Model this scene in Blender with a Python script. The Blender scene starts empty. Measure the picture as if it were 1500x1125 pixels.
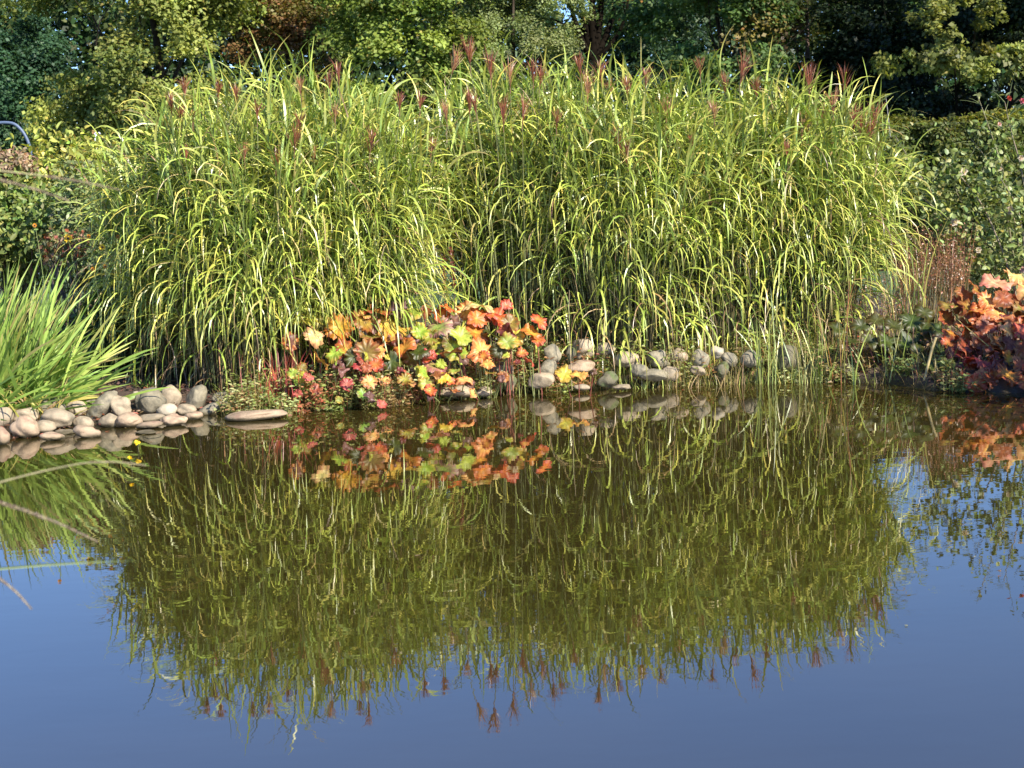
import bpy, bmesh, math, random
import numpy as np
from mathutils import Vector, Matrix

# ------------------------------------------------------------------ camera, world, sun, exposure
scene = bpy.context.scene
COL = scene.collection
F = 2400.0                 # focal length in photo pixels (1500 wide)
CAMZ = 1.65
TILT = math.atan(292.0 / F)
ROLL = 0.0357
fw = np.array([0, math.cos(TILT), -math.sin(TILT)])
u0 = np.array([0, math.sin(TILT), math.cos(TILT)])
r0 = np.array([1.0, 0, 0])
UP = math.cos(ROLL) * u0 + math.sin(ROLL) * r0
RT = math.cos(ROLL) * r0 - math.sin(ROLL) * u0
cam_data = bpy.data.cameras.new('camera')
cam_data.sensor_width = 36.0
cam_data.lens = F / 1500 * 36
cam_data.clip_start = 0.1
cam_data.clip_end = 3000
cam_data.dof.use_dof = True
cam_data.dof.focus_distance = 14.0
cam_data.dof.aperture_fstop = 7.0
cam = bpy.data.objects.new('camera', cam_data)
COL.objects.link(cam)
M = Matrix(((RT[0], UP[0], -fw[0], 0), (RT[1], UP[1], -fw[1], 0), (RT[2], UP[2], -fw[2], CAMZ), (0, 0, 0, 1)))
cam.matrix_world = M
scene.camera = cam

SUN_AZ, SUN_EL = 138.0, 37.0       # azimuth clockwise from +Y
world = bpy.data.worlds.new("World")
scene.world = world
world.use_nodes = True
wn = world.node_tree
for n in list(wn.nodes):
    wn.nodes.remove(n)
sky = wn.nodes.new('ShaderNodeTexSky')
sky.sky_type = 'NISHITA'
sky.sun_disc = False
sky.sun_elevation = math.radians(SUN_EL)
sky.sun_rotation = math.radians(SUN_AZ)
sky.air_density = 1.0
sky.dust_density = 0.1
sky.ozone_density = 3.5
bg = wn.nodes.new('ShaderNodeBackground')
bg.inputs['Strength'].default_value = 0.099
wo = wn.nodes.new('ShaderNodeOutputWorld')
tint = wn.nodes.new('ShaderNodeVectorMath'); tint.operation = 'MULTIPLY'
tint.inputs[1].default_value = (0.74, 0.91, 1.24)      # clear, deep blue autumn sky
wn.links.new(sky.outputs[0], tint.inputs[0])
wn.links.new(tint.outputs[0], bg.inputs['Color'])
wn.links.new(bg.outputs[0], wo.inputs['Surface'])

sd = bpy.data.lights.new('sun', 'SUN')
sd.energy = 5.0
sd.angle = math.radians(0.5)
sd.color = (1.0, 0.93, 0.80)
sun = bpy.data.objects.new('sun', sd)
COL.objects.link(sun)
a, e = math.radians(SUN_AZ), math.radians(SUN_EL)
sdir = Vector((math.sin(a) * math.cos(e), math.cos(a) * math.cos(e), math.sin(e)))
sun.rotation_euler = sdir.to_track_quat('Z', 'Y').to_euler()
sun.location = sdir * 60

scene.view_settings.view_transform = 'Standard'
scene.view_settings.look = 'None'
scene.view_settings.exposure = 1.08
scene.view_settings.gamma = 1.0
scene.cycles.max_bounces = 8
scene.cycles.diffuse_bounces = 3
scene.cycles.transmission_bounces = 6
scene.cycles.use_denoising = True

# ------------------------------------------------------------------ helpers
def ray(px, py):
    return fw + (px - 750) / F * RT + (562.5 - py) / F * UP

def at(px, py, Y):
    d = ray(px, py)
    return np.array([0, 0, CAMZ]) + d * (Y / d[1])

def ground(px, py, z=0.0):
    d = ray(px, py)
    return np.array([0, 0, CAMZ]) + d * ((z - CAMZ) / d[2])

def ppm(Y):                     # photo pixels per metre at depth Y
    return F / Y

def hit(px, py):
    """where the view ray through a photo pixel meets the bank or the water"""
    d = ray(px, py); lo = 8.0
    for Y in np.arange(9.0, 17.0, .02):
        p = np.array([0, 0, CAMZ]) + d * (Y / d[1])
        if p[2] <= max(float(gz(p[0], p[1])), 0): return p
    return p

SHORE_PX = [(0, 650), (60, 643), (130, 632), (200, 622), (300, 610), (415, 609), (470, 601), (560, 597), (640, 587), (700, 582),
            (780, 575), (900, 570), (1000, 565), (1100, 561), (1200, 560), (1300, 563), (1370, 573), (1500, 577)]
_sp = np.array([ground(x, y) for x, y in SHORE_PX])
SX, SY = _sp[:, 0], _sp[:, 1]
def shore(X):
    return np.interp(X, SX, SY)

def gz(X, Y):
    X = np.asarray(X, float); Y = np.asarray(Y, float)
    d = np.minimum(np.minimum(shore(X) - Y, Y - 1.3), np.minimum(X + 13, 4.5 - X + .12 * np.maximum(6 - Y, 0)))   # >0 inside the pond
    zin = np.maximum(-0.7, -0.02 - 0.45 * d)
    b = -d
    k_ = np.clip((X + .6) / .8, 0, 1)        # the stone row holds up a steeper bank
    zout = -0.02 + 0.235 * (1 - np.exp(-np.maximum(b, 0) / (1.6 - 1.22 * k_)))
    z = np.where(d > 0, zin, zout)
    n = 0.025 * np.sin(3.1 * X + 1.7 * Y) * np.sin(2.3 * Y - 1.1 * X) + 0.015 * np.sin(9 * X + 2) * np.sin(8 * Y)
    return z + np.where(b > 0.05, n * np.clip(b * 2, 0, 1), 0)

def tag(o, label=None, cat=None, group=None, kind=None):
    if label: o['label'] = label
    if cat: o['category'] = cat
    if group: o['group'] = group
    if kind: o['kind'] = kind
    return o

def thing(name, label, cat, loc, group=None):
    o = bpy.data.objects.new(name, None)
    o.empty_display_size = 0.1
    COL.objects.link(o)
    o.location = [float(v) for v in loc]
    return tag(o, label, cat, group)

class Acc:
    """collects vertex / face / colour arrays and links them as one mesh object"""
    def __init__(s):
        s.V, s.F, s.C, s.n = [], [], [], 0
    def add(s, V, Fc, C):
        V = np.asarray(V, float).reshape(-1, 3)
        C = np.asarray(C, float)
        if C.ndim == 1: C = np.tile(C[:3], (len(V), 1))
        s.V.append(V); s.C.append(C.reshape(-1, 3))
        s.F.append((np.asarray(Fc, int) + s.n))
        s.n += len(V)
        return s
    def build(s, name, mat, parent=None, smooth=True, local=None):
        V = np.concatenate(s.V); C = np.concatenate(s.C)
        off = np.array(parent.location if (parent is not None and local is None) else (local if local is not None else (0, 0, 0)))
        if parent is not None and parent.parent is not None and local is None:
            off = np.array(parent.location) + np.array(parent.parent.location)
        V = V - off
        tri = [f for f in s.F if f.shape[1] == 3]; quad = [f for f in s.F if f.shape[1] == 4]
        nt = sum(len(f) for f in tri); nq = sum(len(f) for f in quad)
        idx = np.concatenate([f.ravel() for f in tri + quad]).astype(np.int32)
        starts = np.concatenate([np.arange(nt) * 3, nt * 3 + np.arange(nq) * 4]).astype(np.int32)
        me = bpy.data.meshes.new(name)
        me.vertices.add(len(V)); me.loops.add(len(idx)); me.polygons.add(nt + nq)
        me.vertices.foreach_set('co', V.astype(np.float32).ravel())
        me.loops.foreach_set('vertex_index', idx)
        me.polygons.foreach_set('loop_start', starts)
        if smooth:
            me.polygons.foreach_set('use_smooth', np.ones(nt + nq, dtype=bool))
        ca = me.color_attributes.new('tint', 'FLOAT_COLOR', 'POINT')
        ca.data.foreach_set('color', np.concatenate([C, np.ones((len(C), 1))], 1).astype(np.float32).ravel())
        me.update(calc_edges=True)
        me.validate()
        me.materials.append(mat)
        o = bpy.data.objects.new(name, me)
        COL.objects.link(o)
        if parent is not None: o.parent = parent
        return o

def nrm(v):
    return v / np.maximum(np.linalg.norm(v, axis=-1, keepdims=True), 1e-9)

def blades(base, az, el0, L, W, droop, c0, c1, S=7, power=1.4, twist=None, curl=None, taper=1.6, w0=0.55):
    """N grass leaves: strips that rise from base and bend over"""
    base = np.asarray(base, float); N = len(base)
    s = np.linspace(0, 1, S + 1)
    sm = (s[1:] + s[:-1]) / 2
    el = el0[:, None] - droop[:, None] * sm[None] ** power
    el = np.maximum(el, -1.50)
    azs = az[:, None] + (0 if curl is None else curl[:, None] * sm[None])
    st = np.stack([np.cos(el) * np.cos(azs), np.cos(el) * np.sin(azs), np.sin(el)], -1) * (L / S)[:, None, None]
    P = np.concatenate([np.zeros((N, 1, 3)), np.cumsum(st, 1)], 1) + base[:, None, :]
    T = nrm(np.concatenate([st[:, :1], (st[:, 1:] + st[:, :-1]) / 2, st[:, -1:]], 1))
    azf = az[:, None] + (0 if curl is None else curl[:, None] * s[None])
    side = np.stack([-np.sin(azf) + 0 * azf, np.cos(azf), 0 * azf], -1)
    if side.shape[1] != S + 1: side = np.repeat(side, S + 1, 1)
    nn = np.cross(T, side)
    if twist is not None:
        tw = twist[:, None, None] * (0.25 + 0.75 * s[None, :, None])
        side = side * np.cos(tw) + nn * np.sin(tw)
    w = (w0 + (1 - w0) * np.minimum(1, s * 4)) * (1 - s ** taper) ** 0.8 + 0.04
    hw = 0.5 * W[:, None, None] * w[None, :, None]
    V = np.stack([P - side * hw, P + side * hw], 2)
    ii = (np.arange(N) * (S + 1) * 2)[:, None] + np.arange(S)[None] * 2
    Fc = np.stack([ii, ii + 1, ii + 3, ii + 2], -1).reshape(-1, 4)
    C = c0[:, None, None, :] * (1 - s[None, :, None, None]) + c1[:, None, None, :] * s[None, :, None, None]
    C = np.repeat(C, 2, 2)
    return V, Fc, C

def tubes(P, R, sides=4):
    """P (N,K,3) centre lines, R (N,K) radii"""
    P = np.asarray(P, float); R = np.asarray(R, float)
    N, K, _ = P.shape
    T = nrm(np.concatenate([P[:, 1:2] - P[:, :1], P[:, 2:] - P[:, :-2], P[:, -1:] - P[:, -2:-1]], 1)) if K > 2 else nrm(np.repeat(P[:, 1:] - P[:, :1], 2, 1))
    ref = np.where(np.abs(T[..., 2:3]) > 0.9, np.array([1.0, 0, 0]), np.array([0, 0, 1.0]))
    ref = np.repeat(ref[:, :1], K, 1)
    A = nrm(np.cross(T, ref)); B = np.cross(T, A)
    th = np.arange(sides) * 2 * math.pi / sides
    V = P[:, :, None, :] + R[:, :, None, None] * (A[:, :, None, :] * np.cos(th)[None, None, :, None] + B[:, :, None, :] * np.sin(th)[None, None, :, None])
    i = (np.arange(N) * K * sides)[:, None, None] + (np.arange(K - 1) * sides)[None, :, None]
    j = np.arange(sides)[None, None]; j2 = (j + 1) % sides
    Fc = np.stack([i + j, i + j2, i + sides + j2, i + sides + j], -1).reshape(-1, 4)
    return V.reshape(-1, 3), Fc

def curve(p0, p1, bow, K=6):
    p0, p1, bow = np.array(p0, float), np.array(p1, float), np.array(bow, float)
    s = np.linspace(0, 1, K)[:, None]
    return p0 * (1 - s) + p1 * s + bow * (4 * s * (1 - s))

def leaf6(P, D, Nn, L, W, col, fold=0.25, droop=0.15):
    """broad folded leaves (two quads each): P base, D tip direction, Nn normal"""
    D = nrm(D); Sd = nrm(np.cross(D, Nn)); Nn = np.cross(Sd, D)
    L = L[:, None]; W = W[:, None]
    def pt(a, b, c): return P + D * L * a + Sd * W * b + Nn * L * c
    V = np.stack([pt(0, 0, 0), pt(.28, .42, fold * .3), pt(.66, .40, fold * .3 - droop * .4), pt(1, 0, -droop), pt(.66, -.40, fold * .3 - droop * .4), pt(.28, -.42, fold * .3)], 1)
    i = (np.arange(len(P)) * 6)[:, None]
    Fc = np.concatenate([i + np.array([[0, 1, 2, 3]]), i + np.array([[0, 3, 4, 5]])], 0)
    return V.reshape(-1, 3), Fc, np.repeat(col, 6, 0)

def quads(P, Nn, size, col, rng, asp=0.6):
    """small leaf-sized diamonds"""
    N = len(P)
    Nn = nrm(Nn)
    D = nrm(np.cross(Nn, rng.normal(size=(N, 3)))); S = np.cross(Nn, D)
    sz = size[:, None]
    V = np.stack([P - D * sz * .5, P + S * sz * .5 * asp + Nn * sz * .12, P + D * sz * .5, P - S * sz * .5 * asp + Nn * sz * .12], 1)
    i = (np.arange(N) * 4)[:, None]
    return V.reshape(-1, 3), i + np.array([[0, 1, 2, 3]]), np.repeat(col, 4, 0)

def pick(rng, pal, n, jit=0.15):
    """n colours from a weighted palette [(weight, (r,g,b))]"""
    w = np.array([p[0] for p in pal], float); c = np.array([p[1] for p in pal], float)
    k = rng.choice(len(pal), n, p=w / w.sum())
    return np.clip(c[k] * (1 + jit * rng.normal(size=(n, 1))) * (1 + 0.4 * jit * rng.normal(size=(n, 3))), 0.004, 0.9)

# ------------------------------------------------------------------ materials
def mat_new(name):
    m = bpy.data.materials.new(name); m.use_nodes = True
    nt = m.node_tree
    for n in list(nt.nodes): nt.nodes.remove(n)
    return m, nt, nt.nodes.new('ShaderNodeOutputMaterial')

def leaf_mat(name, trans=0.35, gloss=0.08, rough=0.4, noise=14.0, amt=0.35, tcol=(1.25, 1.25, 0.5)):
    """leaf tint from the plant's own colours, blotched by noise; light passes through it"""
    m, nt, out = mat_new(name)
    N, Lk = nt.nodes.new, nt.links.new
    at_ = N('ShaderNodeAttribute'); at_.attribute_name = 'tint'
    tc = N('ShaderNodeTexCoord')
    nz = N('ShaderNodeTexNoise'); nz.inputs['Scale'].default_value = noise; nz.inputs['Detail'].default_value = 3
    Lk(tc.outputs['Object'], nz.inputs['Vector'])
    mr = N('ShaderNodeMapRange'); mr.inputs[1].default_value = 0.3; mr.inputs[2].default_value = 0.7
    mr.inputs[3].default_value = 1 - amt; mr.inputs[4].default_value = 1 + amt
    Lk(nz.outputs['Fac'], mr.inputs[0])
    vm = N('ShaderNodeVectorMath'); vm.operation = 'MULTIPLY'
    Lk(at_.outputs['Color'], vm.inputs[0]); Lk(mr.outputs[0], vm.inputs[1])
    df = N('ShaderNodeBsdfDiffuse'); Lk(vm.outputs[0], df.inputs['Color'])
    tv = N('ShaderNodeVectorMath'); tv.operation = 'MULTIPLY'; tv.inputs[1].default_value = tcol
    Lk(vm.outputs[0], tv.inputs[0])
    tr = N('ShaderNodeBsdfTranslucent'); Lk(tv.outputs[0], tr.inputs['Color'])
    mx = N('ShaderNodeMixShader'); mx.inputs[0].default_value = trans
    Lk(df.outputs[0], mx.inputs[1]); Lk(tr.outputs[0], mx.inputs[2])
    gl = N('ShaderNodeBsdfGlossy'); gl.inputs['Roughness'].default_value = rough
    gl.inputs['Color'].default_value = (1, 1, 1, 1)
    m2 = N('ShaderNodeMixShader'); m2.inputs[0].default_value = gloss
    Lk(mx.outputs[0], m2.inputs[1]); Lk(gl.outputs[0], m2.inputs[2])
    Lk(m2.outputs[0], out.inputs['Surface'])
    return m

def solid_mat(name, c, rough=0.8, noise=8.0, amt=0.3, bump=0.2, vary=0.25, c2=None, c2_at=0.62, wet=False):
    """noise-mottled solid (stone, bark, soil, plastic) with bump; c2 = colour of patches"""
    m, nt, out = mat_new(name)
    N, Lk = nt.nodes.new, nt.links.new
    tc = N('ShaderNodeTexCoord'); oi = N('ShaderNodeObjectInfo')
    nz = N('ShaderNodeTexNoise'); nz.inputs['Scale'].default_value = noise; nz.inputs['Detail'].default_value = 8; nz.inputs['Roughness'].default_value = 0.65
    Lk(tc.outputs['Object'], nz.inputs['Vector'])
    mr = N('ShaderNodeMapRange'); mr.inputs[1].default_value = 0.3; mr.inputs[2].default_value = 0.7
    mr.inputs[3].default_value = 1 - amt; mr.inputs[4].default_value = 1 + amt
    Lk(nz.outputs['Fac'], mr.inputs[0])
    rv = N('ShaderNodeMapRange'); rv.inputs[3].default_value = 1 - vary; rv.inputs[4].default_value = 1 + vary
    Lk(oi.outputs['Random'], rv.inputs[0])
    mu = N('ShaderNodeMath'); mu.operation = 'MULTIPLY'; Lk(mr.outputs[0], mu.inputs[0]); Lk(rv.outputs[0], mu.inputs[1])
    rgb = N('ShaderNodeRGB'); rgb.outputs[0].default_value = (*c, 1)
    src = rgb.outputs[0]
    if c2:
        n2 = N('ShaderNodeTexNoise'); n2.inputs['Scale'].default_value = noise * 0.6; n2.inputs['Detail'].default_value = 6
        va = N('ShaderNodeVectorMath'); va.operation = 'ADD'; va.inputs[1].default_value = (3.1, 7.7, 1.3)
        Lk(tc.outputs['Object'], va.inputs[0]); Lk(va.outputs[0], n2.inputs['Vector'])
        m2 = N('ShaderNodeMapRange'); m2.inputs[1].default_value = c2_at - 0.06; m2.inputs[2].default_value = c2_at + 0.06
        Lk(n2.outputs['Fac'], m2.inputs[0])
        mc = N('ShaderNodeMix'); mc.data_type = 'RGBA'
        Lk(m2.outputs[0], mc.inputs[0]); Lk(src, mc.inputs[6]); mc.inputs[7].default_value = (*c2, 1)
        src = mc.outputs[2]
    vm = N('ShaderNodeVectorMath'); vm.operation = 'MULTIPLY'
    Lk(src, vm.inputs[0]); Lk(mu.outputs[0], vm.inputs[1])
    p = N('ShaderNodeBsdfPrincipled'); p.inputs['Roughness'].default_value = rough
    Lk(vm.outputs[0], p.inputs['Base Color'])
    if wet:                                    # damp, algae-stained foot just above the water
        ge = N('ShaderNodeNewGeometry'); sz = N('ShaderNodeSeparateXYZ'); Lk(ge.outputs['Position'], sz.inputs[0])
        wa = N('ShaderNodeMath'); wa.operation = 'MULTIPLY_ADD'; wa.inputs[1].default_value = -0.05; Lk(nz.outputs['Fac'], wa.inputs[0]); Lk(sz.outputs['Z'], wa.inputs[2])
        wr = N('ShaderNodeMapRange'); wr.inputs[1].default_value = -.012; wr.inputs[2].default_value = .012; wr.inputs[3].default_value = 1; wr.inputs[4].default_value = 0
        Lk(wa.outputs[0], wr.inputs[0])
        wc = N('ShaderNodeMix'); wc.data_type = 'RGBA'; Lk(wr.outputs[0], wc.inputs[0]); Lk(vm.outputs[0], wc.inputs[6]); wc.inputs[7].default_value = (.075, .06, .03, 1)
        Lk(wc.outputs[2], p.inputs['Base Color'])
    bp = N('ShaderNodeBump'); bp.inputs['Strength'].default_value = bump; bp.inputs['Distance'].default_value = 0.02
    Lk(nz.outputs['Fac'], bp.inputs['Height']); Lk(bp.outputs[0], p.inputs['Normal'])
    Lk(p.outputs[0], out.inputs['Surface'])
    return m

M_GRASS = leaf_mat('grass_blade', trans=0.13, gloss=0.065, rough=0.40, noise=9, amt=0.38, tcol=(.95, 1.2, .35))
M_SWORD = leaf_mat('sword_leaf', trans=0.22, gloss=0.03, rough=0.5, noise=6, amt=0.2, tcol=(.9, 1.2, .4))
M_LEAF = leaf_mat('broad_leaf', trans=0.30, gloss=0.022, rough=0.45, noise=10, amt=0.3)
M_TREE = leaf_mat('tree_leaf', trans=0.34, gloss=0.015, rough=0.5, noise=0.6, amt=0.35)
M_DARM = leaf_mat('umbrella_leaf', trans=0.30, gloss=0.025, rough=0.45, noise=26, amt=0.42, tcol=(1.2, 1.0, 0.6))
M_PLUME = leaf_mat('plume', trans=0.25, gloss=0.06, rough=0.4, noise=20, amt=0.25, tcol=(1.2, .9, .7))
M_STEM = leaf_mat('stem', trans=0.0, gloss=0.05, rough=0.5, noise=12, amt=0.3)
M_TRUNK = leaf_mat('trunk_bark', trans=0.0, gloss=0.0, rough=0.9, noise=5, amt=0.4)
M_STONE = {
    'tan': solid_mat('tan_stone', (0.285, 0.225, 0.15), 0.8, 16, 0.3, 0.5, 0.15, (0.19, 0.16, 0.11), 0.6, wet=True),
    'pink': solid_mat('pinkish_stone', (0.30, 0.215, 0.14), 0.8, 18, 0.28, 0.45, 0.12, (0.24, 0.15, 0.10), 0.6, wet=True),
    'grey': solid_mat('grey_stone', (0.215, 0.185, 0.125), 0.85, 20, 0.32, 0.6, 0.15, (0.13, 0.12, 0.09), 0.58, wet=True),
    'moss_shade': solid_mat('mossy_shaded_stone', (0.12, 0.105, 0.065), 0.85, 18, 0.3, 0.5, 0.2, (0.09, 0.11, 0.04), 0.55, wet=True),  # mossy; its dark tone also stands in for shade on the right-hand stones
    'pale': solid_mat('pale_stone', (0.35, 0.295, 0.21), 0.75, 20, 0.18, 0.25, 0.1, (0.38, 0.34, 0.27), 0.62, wet=True),
}

def soil_mat():
    m, nt, out = mat_new('soil')
    N, Lk = nt.nodes.new, nt.links.new
    tc = N('ShaderNodeTexCoord')
    nz = N('ShaderNodeTexNoise'); nz.inputs['Scale'].default_value = 9; nz.inputs['Detail'].default_value = 10; nz.inputs['Roughness'].default_value = .7
    Lk(tc.outputs['Object'], nz.inputs['Vector'])
    cr = N('ShaderNodeValToRGB')
    cr.color_ramp.elements[0].position = .3; cr.color_ramp.elements[0].color = (.02, .014, .009, 1)
    cr.color_ramp.elements[1].position = .7; cr.color_ramp.elements[1].color = (.12, .075, .05, 1)
    Lk(nz.outputs['Fac'], cr.inputs[0])
    n2 = N('ShaderNodeTexNoise'); n2.inputs['Scale'].default_value = .5; n2.inputs['Detail'].default_value = 6
    Lk(tc.outputs['Object'], n2.inputs['Vector'])
    sx = N('ShaderNodeSeparateXYZ'); Lk(tc.outputs['Object'], sx.inputs[0])
    far = N('ShaderNodeMapRange'); far.inputs[1].default_value = 17; far.inputs[2].default_value = 20
    Lk(sx.outputs['Y'], far.inputs[0])
    mm = N('ShaderNodeMath'); mm.operation = 'MULTIPLY'; Lk(far.outputs[0], mm.inputs[0])
    m2 = N('ShaderNodeMapRange'); m2.inputs[1].default_value = .3; m2.inputs[2].default_value = .5; Lk(n2.outputs['Fac'], m2.inputs[0])
    Lk(m2.outputs[0], mm.inputs[1])
    mc = N('ShaderNodeMix'); mc.data_type = 'RGBA'
    Lk(mm.outputs[0], mc.inputs[0]); Lk(cr.outputs[0], mc.inputs[6]); mc.inputs[7].default_value = (.05, .09, .025, 1)
    p = N('ShaderNodeBsdfPrincipled'); p.inputs['Roughness'].default_value = .95
    wa = N('ShaderNodeMath'); wa.operation = 'MULTIPLY_ADD'; wa.inputs[1].default_value = -.06; Lk(nz.outputs['Fac'], wa.inputs[0]); Lk(sx.outputs['Z'], wa.inputs[2])
    wr = N('ShaderNodeMapRange'); wr.inputs[1].default_value = -.01; wr.inputs[2].default_value = .03; wr.inputs[3].default_value = 1; wr.inputs[4].default_value = 0
    Lk(wa.outputs[0], wr.inputs[0])
    wc = N('ShaderNodeMix'); wc.data_type = 'RGBA'; Lk(wr.outputs[0], wc.inputs[0]); Lk(mc.outputs[2], wc.inputs[6]); wc.inputs[7].default_value = (.022, .017, .009, 1)
    Lk(wc.outputs[2], p.inputs['Base Color'])
    ro = N('ShaderNodeMapRange'); ro.inputs[3].default_value = .95; ro.inputs[4].default_value = .45; Lk(wr.outputs[0], ro.inputs[0]); Lk(ro.outputs[0], p.inputs['Roughness'])
    bp = N('ShaderNodeBump'); bp.inputs['Strength'].default_value = .8; bp.inputs['Distance'].default_value = .03
    Lk(nz.outputs['Fac'], bp.inputs['Height']); Lk(bp.outputs[0], p.inputs['Normal'])
    Lk(p.outputs[0], out.inputs['Surface'])
    return m

WATER_IOR = 2.4
def water_mat():
    """murky brown pond water: fresnel mirror over a dull olive-brown body, faint ripples"""
    m, nt, out = mat_new('pond_water')
    N, Lk = nt.nodes.new, nt.links.new
    tc = N('ShaderNodeTexCoord')
    mp = N('ShaderNodeMapping'); mp.inputs['Scale'].default_value = (1.0, 2.2, 1)
    Lk(tc.outputs['Object'], mp.inputs[0])
    n1 = N('ShaderNodeTexNoise'); n1.inputs['Scale'].default_value = 2.6; n1.inputs['Detail'].default_value = 2
    Lk(mp.outputs[0], n1.inputs['Vector'])
    n2 = N('ShaderNodeTexNoise'); n2.inputs['Scale'].default_value = 7.5; n2.inputs['Detail'].default_value = 2
    Lk(mp.outputs[0], n2.inputs['Vector'])
    ad = N('ShaderNodeMath'); ad.operation = 'MULTIPLY_ADD'; ad.inputs[1].default_value = 0.28
    Lk(n2.outputs['Fac'], ad.inputs[0]); Lk(n1.outputs['Fac'], ad.inputs[2])
    bp = N('ShaderNodeBump'); bp.inputs['Strength'].default_value = 1.0; bp.inputs['Distance'].default_value = 0.0004
    Lk(ad.outputs[0], bp.inputs['Height'])
    fr = N('ShaderNodeFresnel'); fr.inputs['IOR'].default_value = WATER_IOR
    Lk(bp.outputs[0], fr.inputs['Normal'])
    n3 = N('ShaderNodeTexNoise'); n3.inputs['Scale'].default_value = 0.8; n3.inputs['Detail'].default_value = 4
    Lk(tc.outputs['Object'], n3.inputs['Vector'])
    cr = N('ShaderNodeValToRGB')
    cr.color_ramp.elements[0].position = .3; cr.color_ramp.elements[0].color = (.024, .018, .004, 1)
    cr.color_ramp.elements[1].position = .7; cr.color_ramp.elements[1].color = (.032, .024, .006, 1)
    Lk(n3.outputs['Fac'], cr.inputs[0])
    df = N('ShaderNodeBsdfDiffuse'); Lk(cr.outputs[0], df.inputs['Color'])
    gl = N('ShaderNodeBsdfGlossy'); gl.inputs['Roughness'].default_value = 0.0; gl.inputs['Color'].default_value = (.98, .96, .92, 1)
    Lk(bp.outputs[0], gl.inputs['Normal'])
    mx = N('ShaderNodeMixShader'); Lk(fr.outputs[0], mx.inputs[0]); Lk(df.outputs[0], mx.inputs[1]); Lk(gl.outputs[0], mx.inputs[2])
    Lk(mx.outputs[0], out.inputs['Surface'])
    return m

# ------------------------------------------------------------------ setting: terrain and pond
def build_terrain():
    xs = np.concatenate([np.linspace(-900, -20, 12)[:-1], np.linspace(-20, -6, 24)[:-1], np.linspace(-6, 6, 200)[:-1], np.linspace(6, 25, 30)[:-1], np.linspace(25, 900, 12)])
    ys = np.concatenate([np.linspace(-300, -2, 8)[:-1], np.linspace(-2, 10, 40)[:-1], np.linspace(10, 18, 130)[:-1], np.linspace(18, 60, 24)[:-1], np.linspace(60, 2000, 16)])
    X, Y = np.meshgrid(xs, ys, indexing='ij')
    Z = gz(X, Y)
    V = np.stack([X, Y, Z], -1).reshape(-1, 3)
    ny = len(ys)
    i = (np.arange(len(xs) - 1) * ny)[:, None] + np.arange(ny - 1)[None]
    Fc = np.stack([i, i + ny, i + ny + 1, i + 1], -1).reshape(-1, 4)
    A = Acc(); A.add(V, Fc, (.1, .1, .1))
    o = A.build('ground', soil_mat()); o['kind'] = 'structure'
    A = Acc()
    A.add([(-14, .4, 0), (20, .4, 0), (20, 16.5, 0), (-14, 16.5, 0)], [[0, 1, 2, 3]], (.1, .1, .1))
    o = A.build('water', water_mat(), smooth=False); o['kind'] = 'structure'
build_terrain()

# ------------------------------------------------------------------ trees
def limb_tree(A, rng, base, h, r, targets, col):
    """tapered trunk with limbs that reach the bough centres"""
    base = np.array(base, float)
    top = base + np.array([rng.normal() * .03 * h, rng.normal() * .03 * h, h])
    K = 8
    tp = curve(base - np.array([0, 0, .15]), top, (rng.normal() * .2, rng.normal() * .2, 0), K)
    V, Fc = tubes(tp[None], (r * (1 - 0.85 * np.linspace(0, 1, K)))[None], 8); A.add(V, Fc, col)
    for t in targets:
        f = np.clip((t[2] - base[2]) / h * 0.62, .15, .92)
        k = f * (K - 1); i0 = min(int(k), K - 2)
        st = tp[i0] + (tp[i0 + 1] - tp[i0]) * (k - i0)
        d = np.linalg.norm(t - st)
        c = curve(st, t, (rng.normal() * .14 * d, rng.normal() * .10 * d, -.06 * d + .12 * rng.normal() * d), 6)
        rr = r * .26 * (1 - f * .5) * np.linspace(1, .18, 6)
        V, Fc = tubes(c[None], rr[None], 6); A.add(V, Fc, col)
        for _ in range(2):
            q = c[rng.integers(2, 5)]
            e_ = t + rng.normal(size=3) * d * .22
            c2 = curve(q, e_, rng.normal(size=3) * .04 * d, 4)
            V, Fc = tubes(c2[None], (rr[3] * .6 * np.linspace(1, .2, 4))[None], 4); A.add(V, Fc, col)

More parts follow.
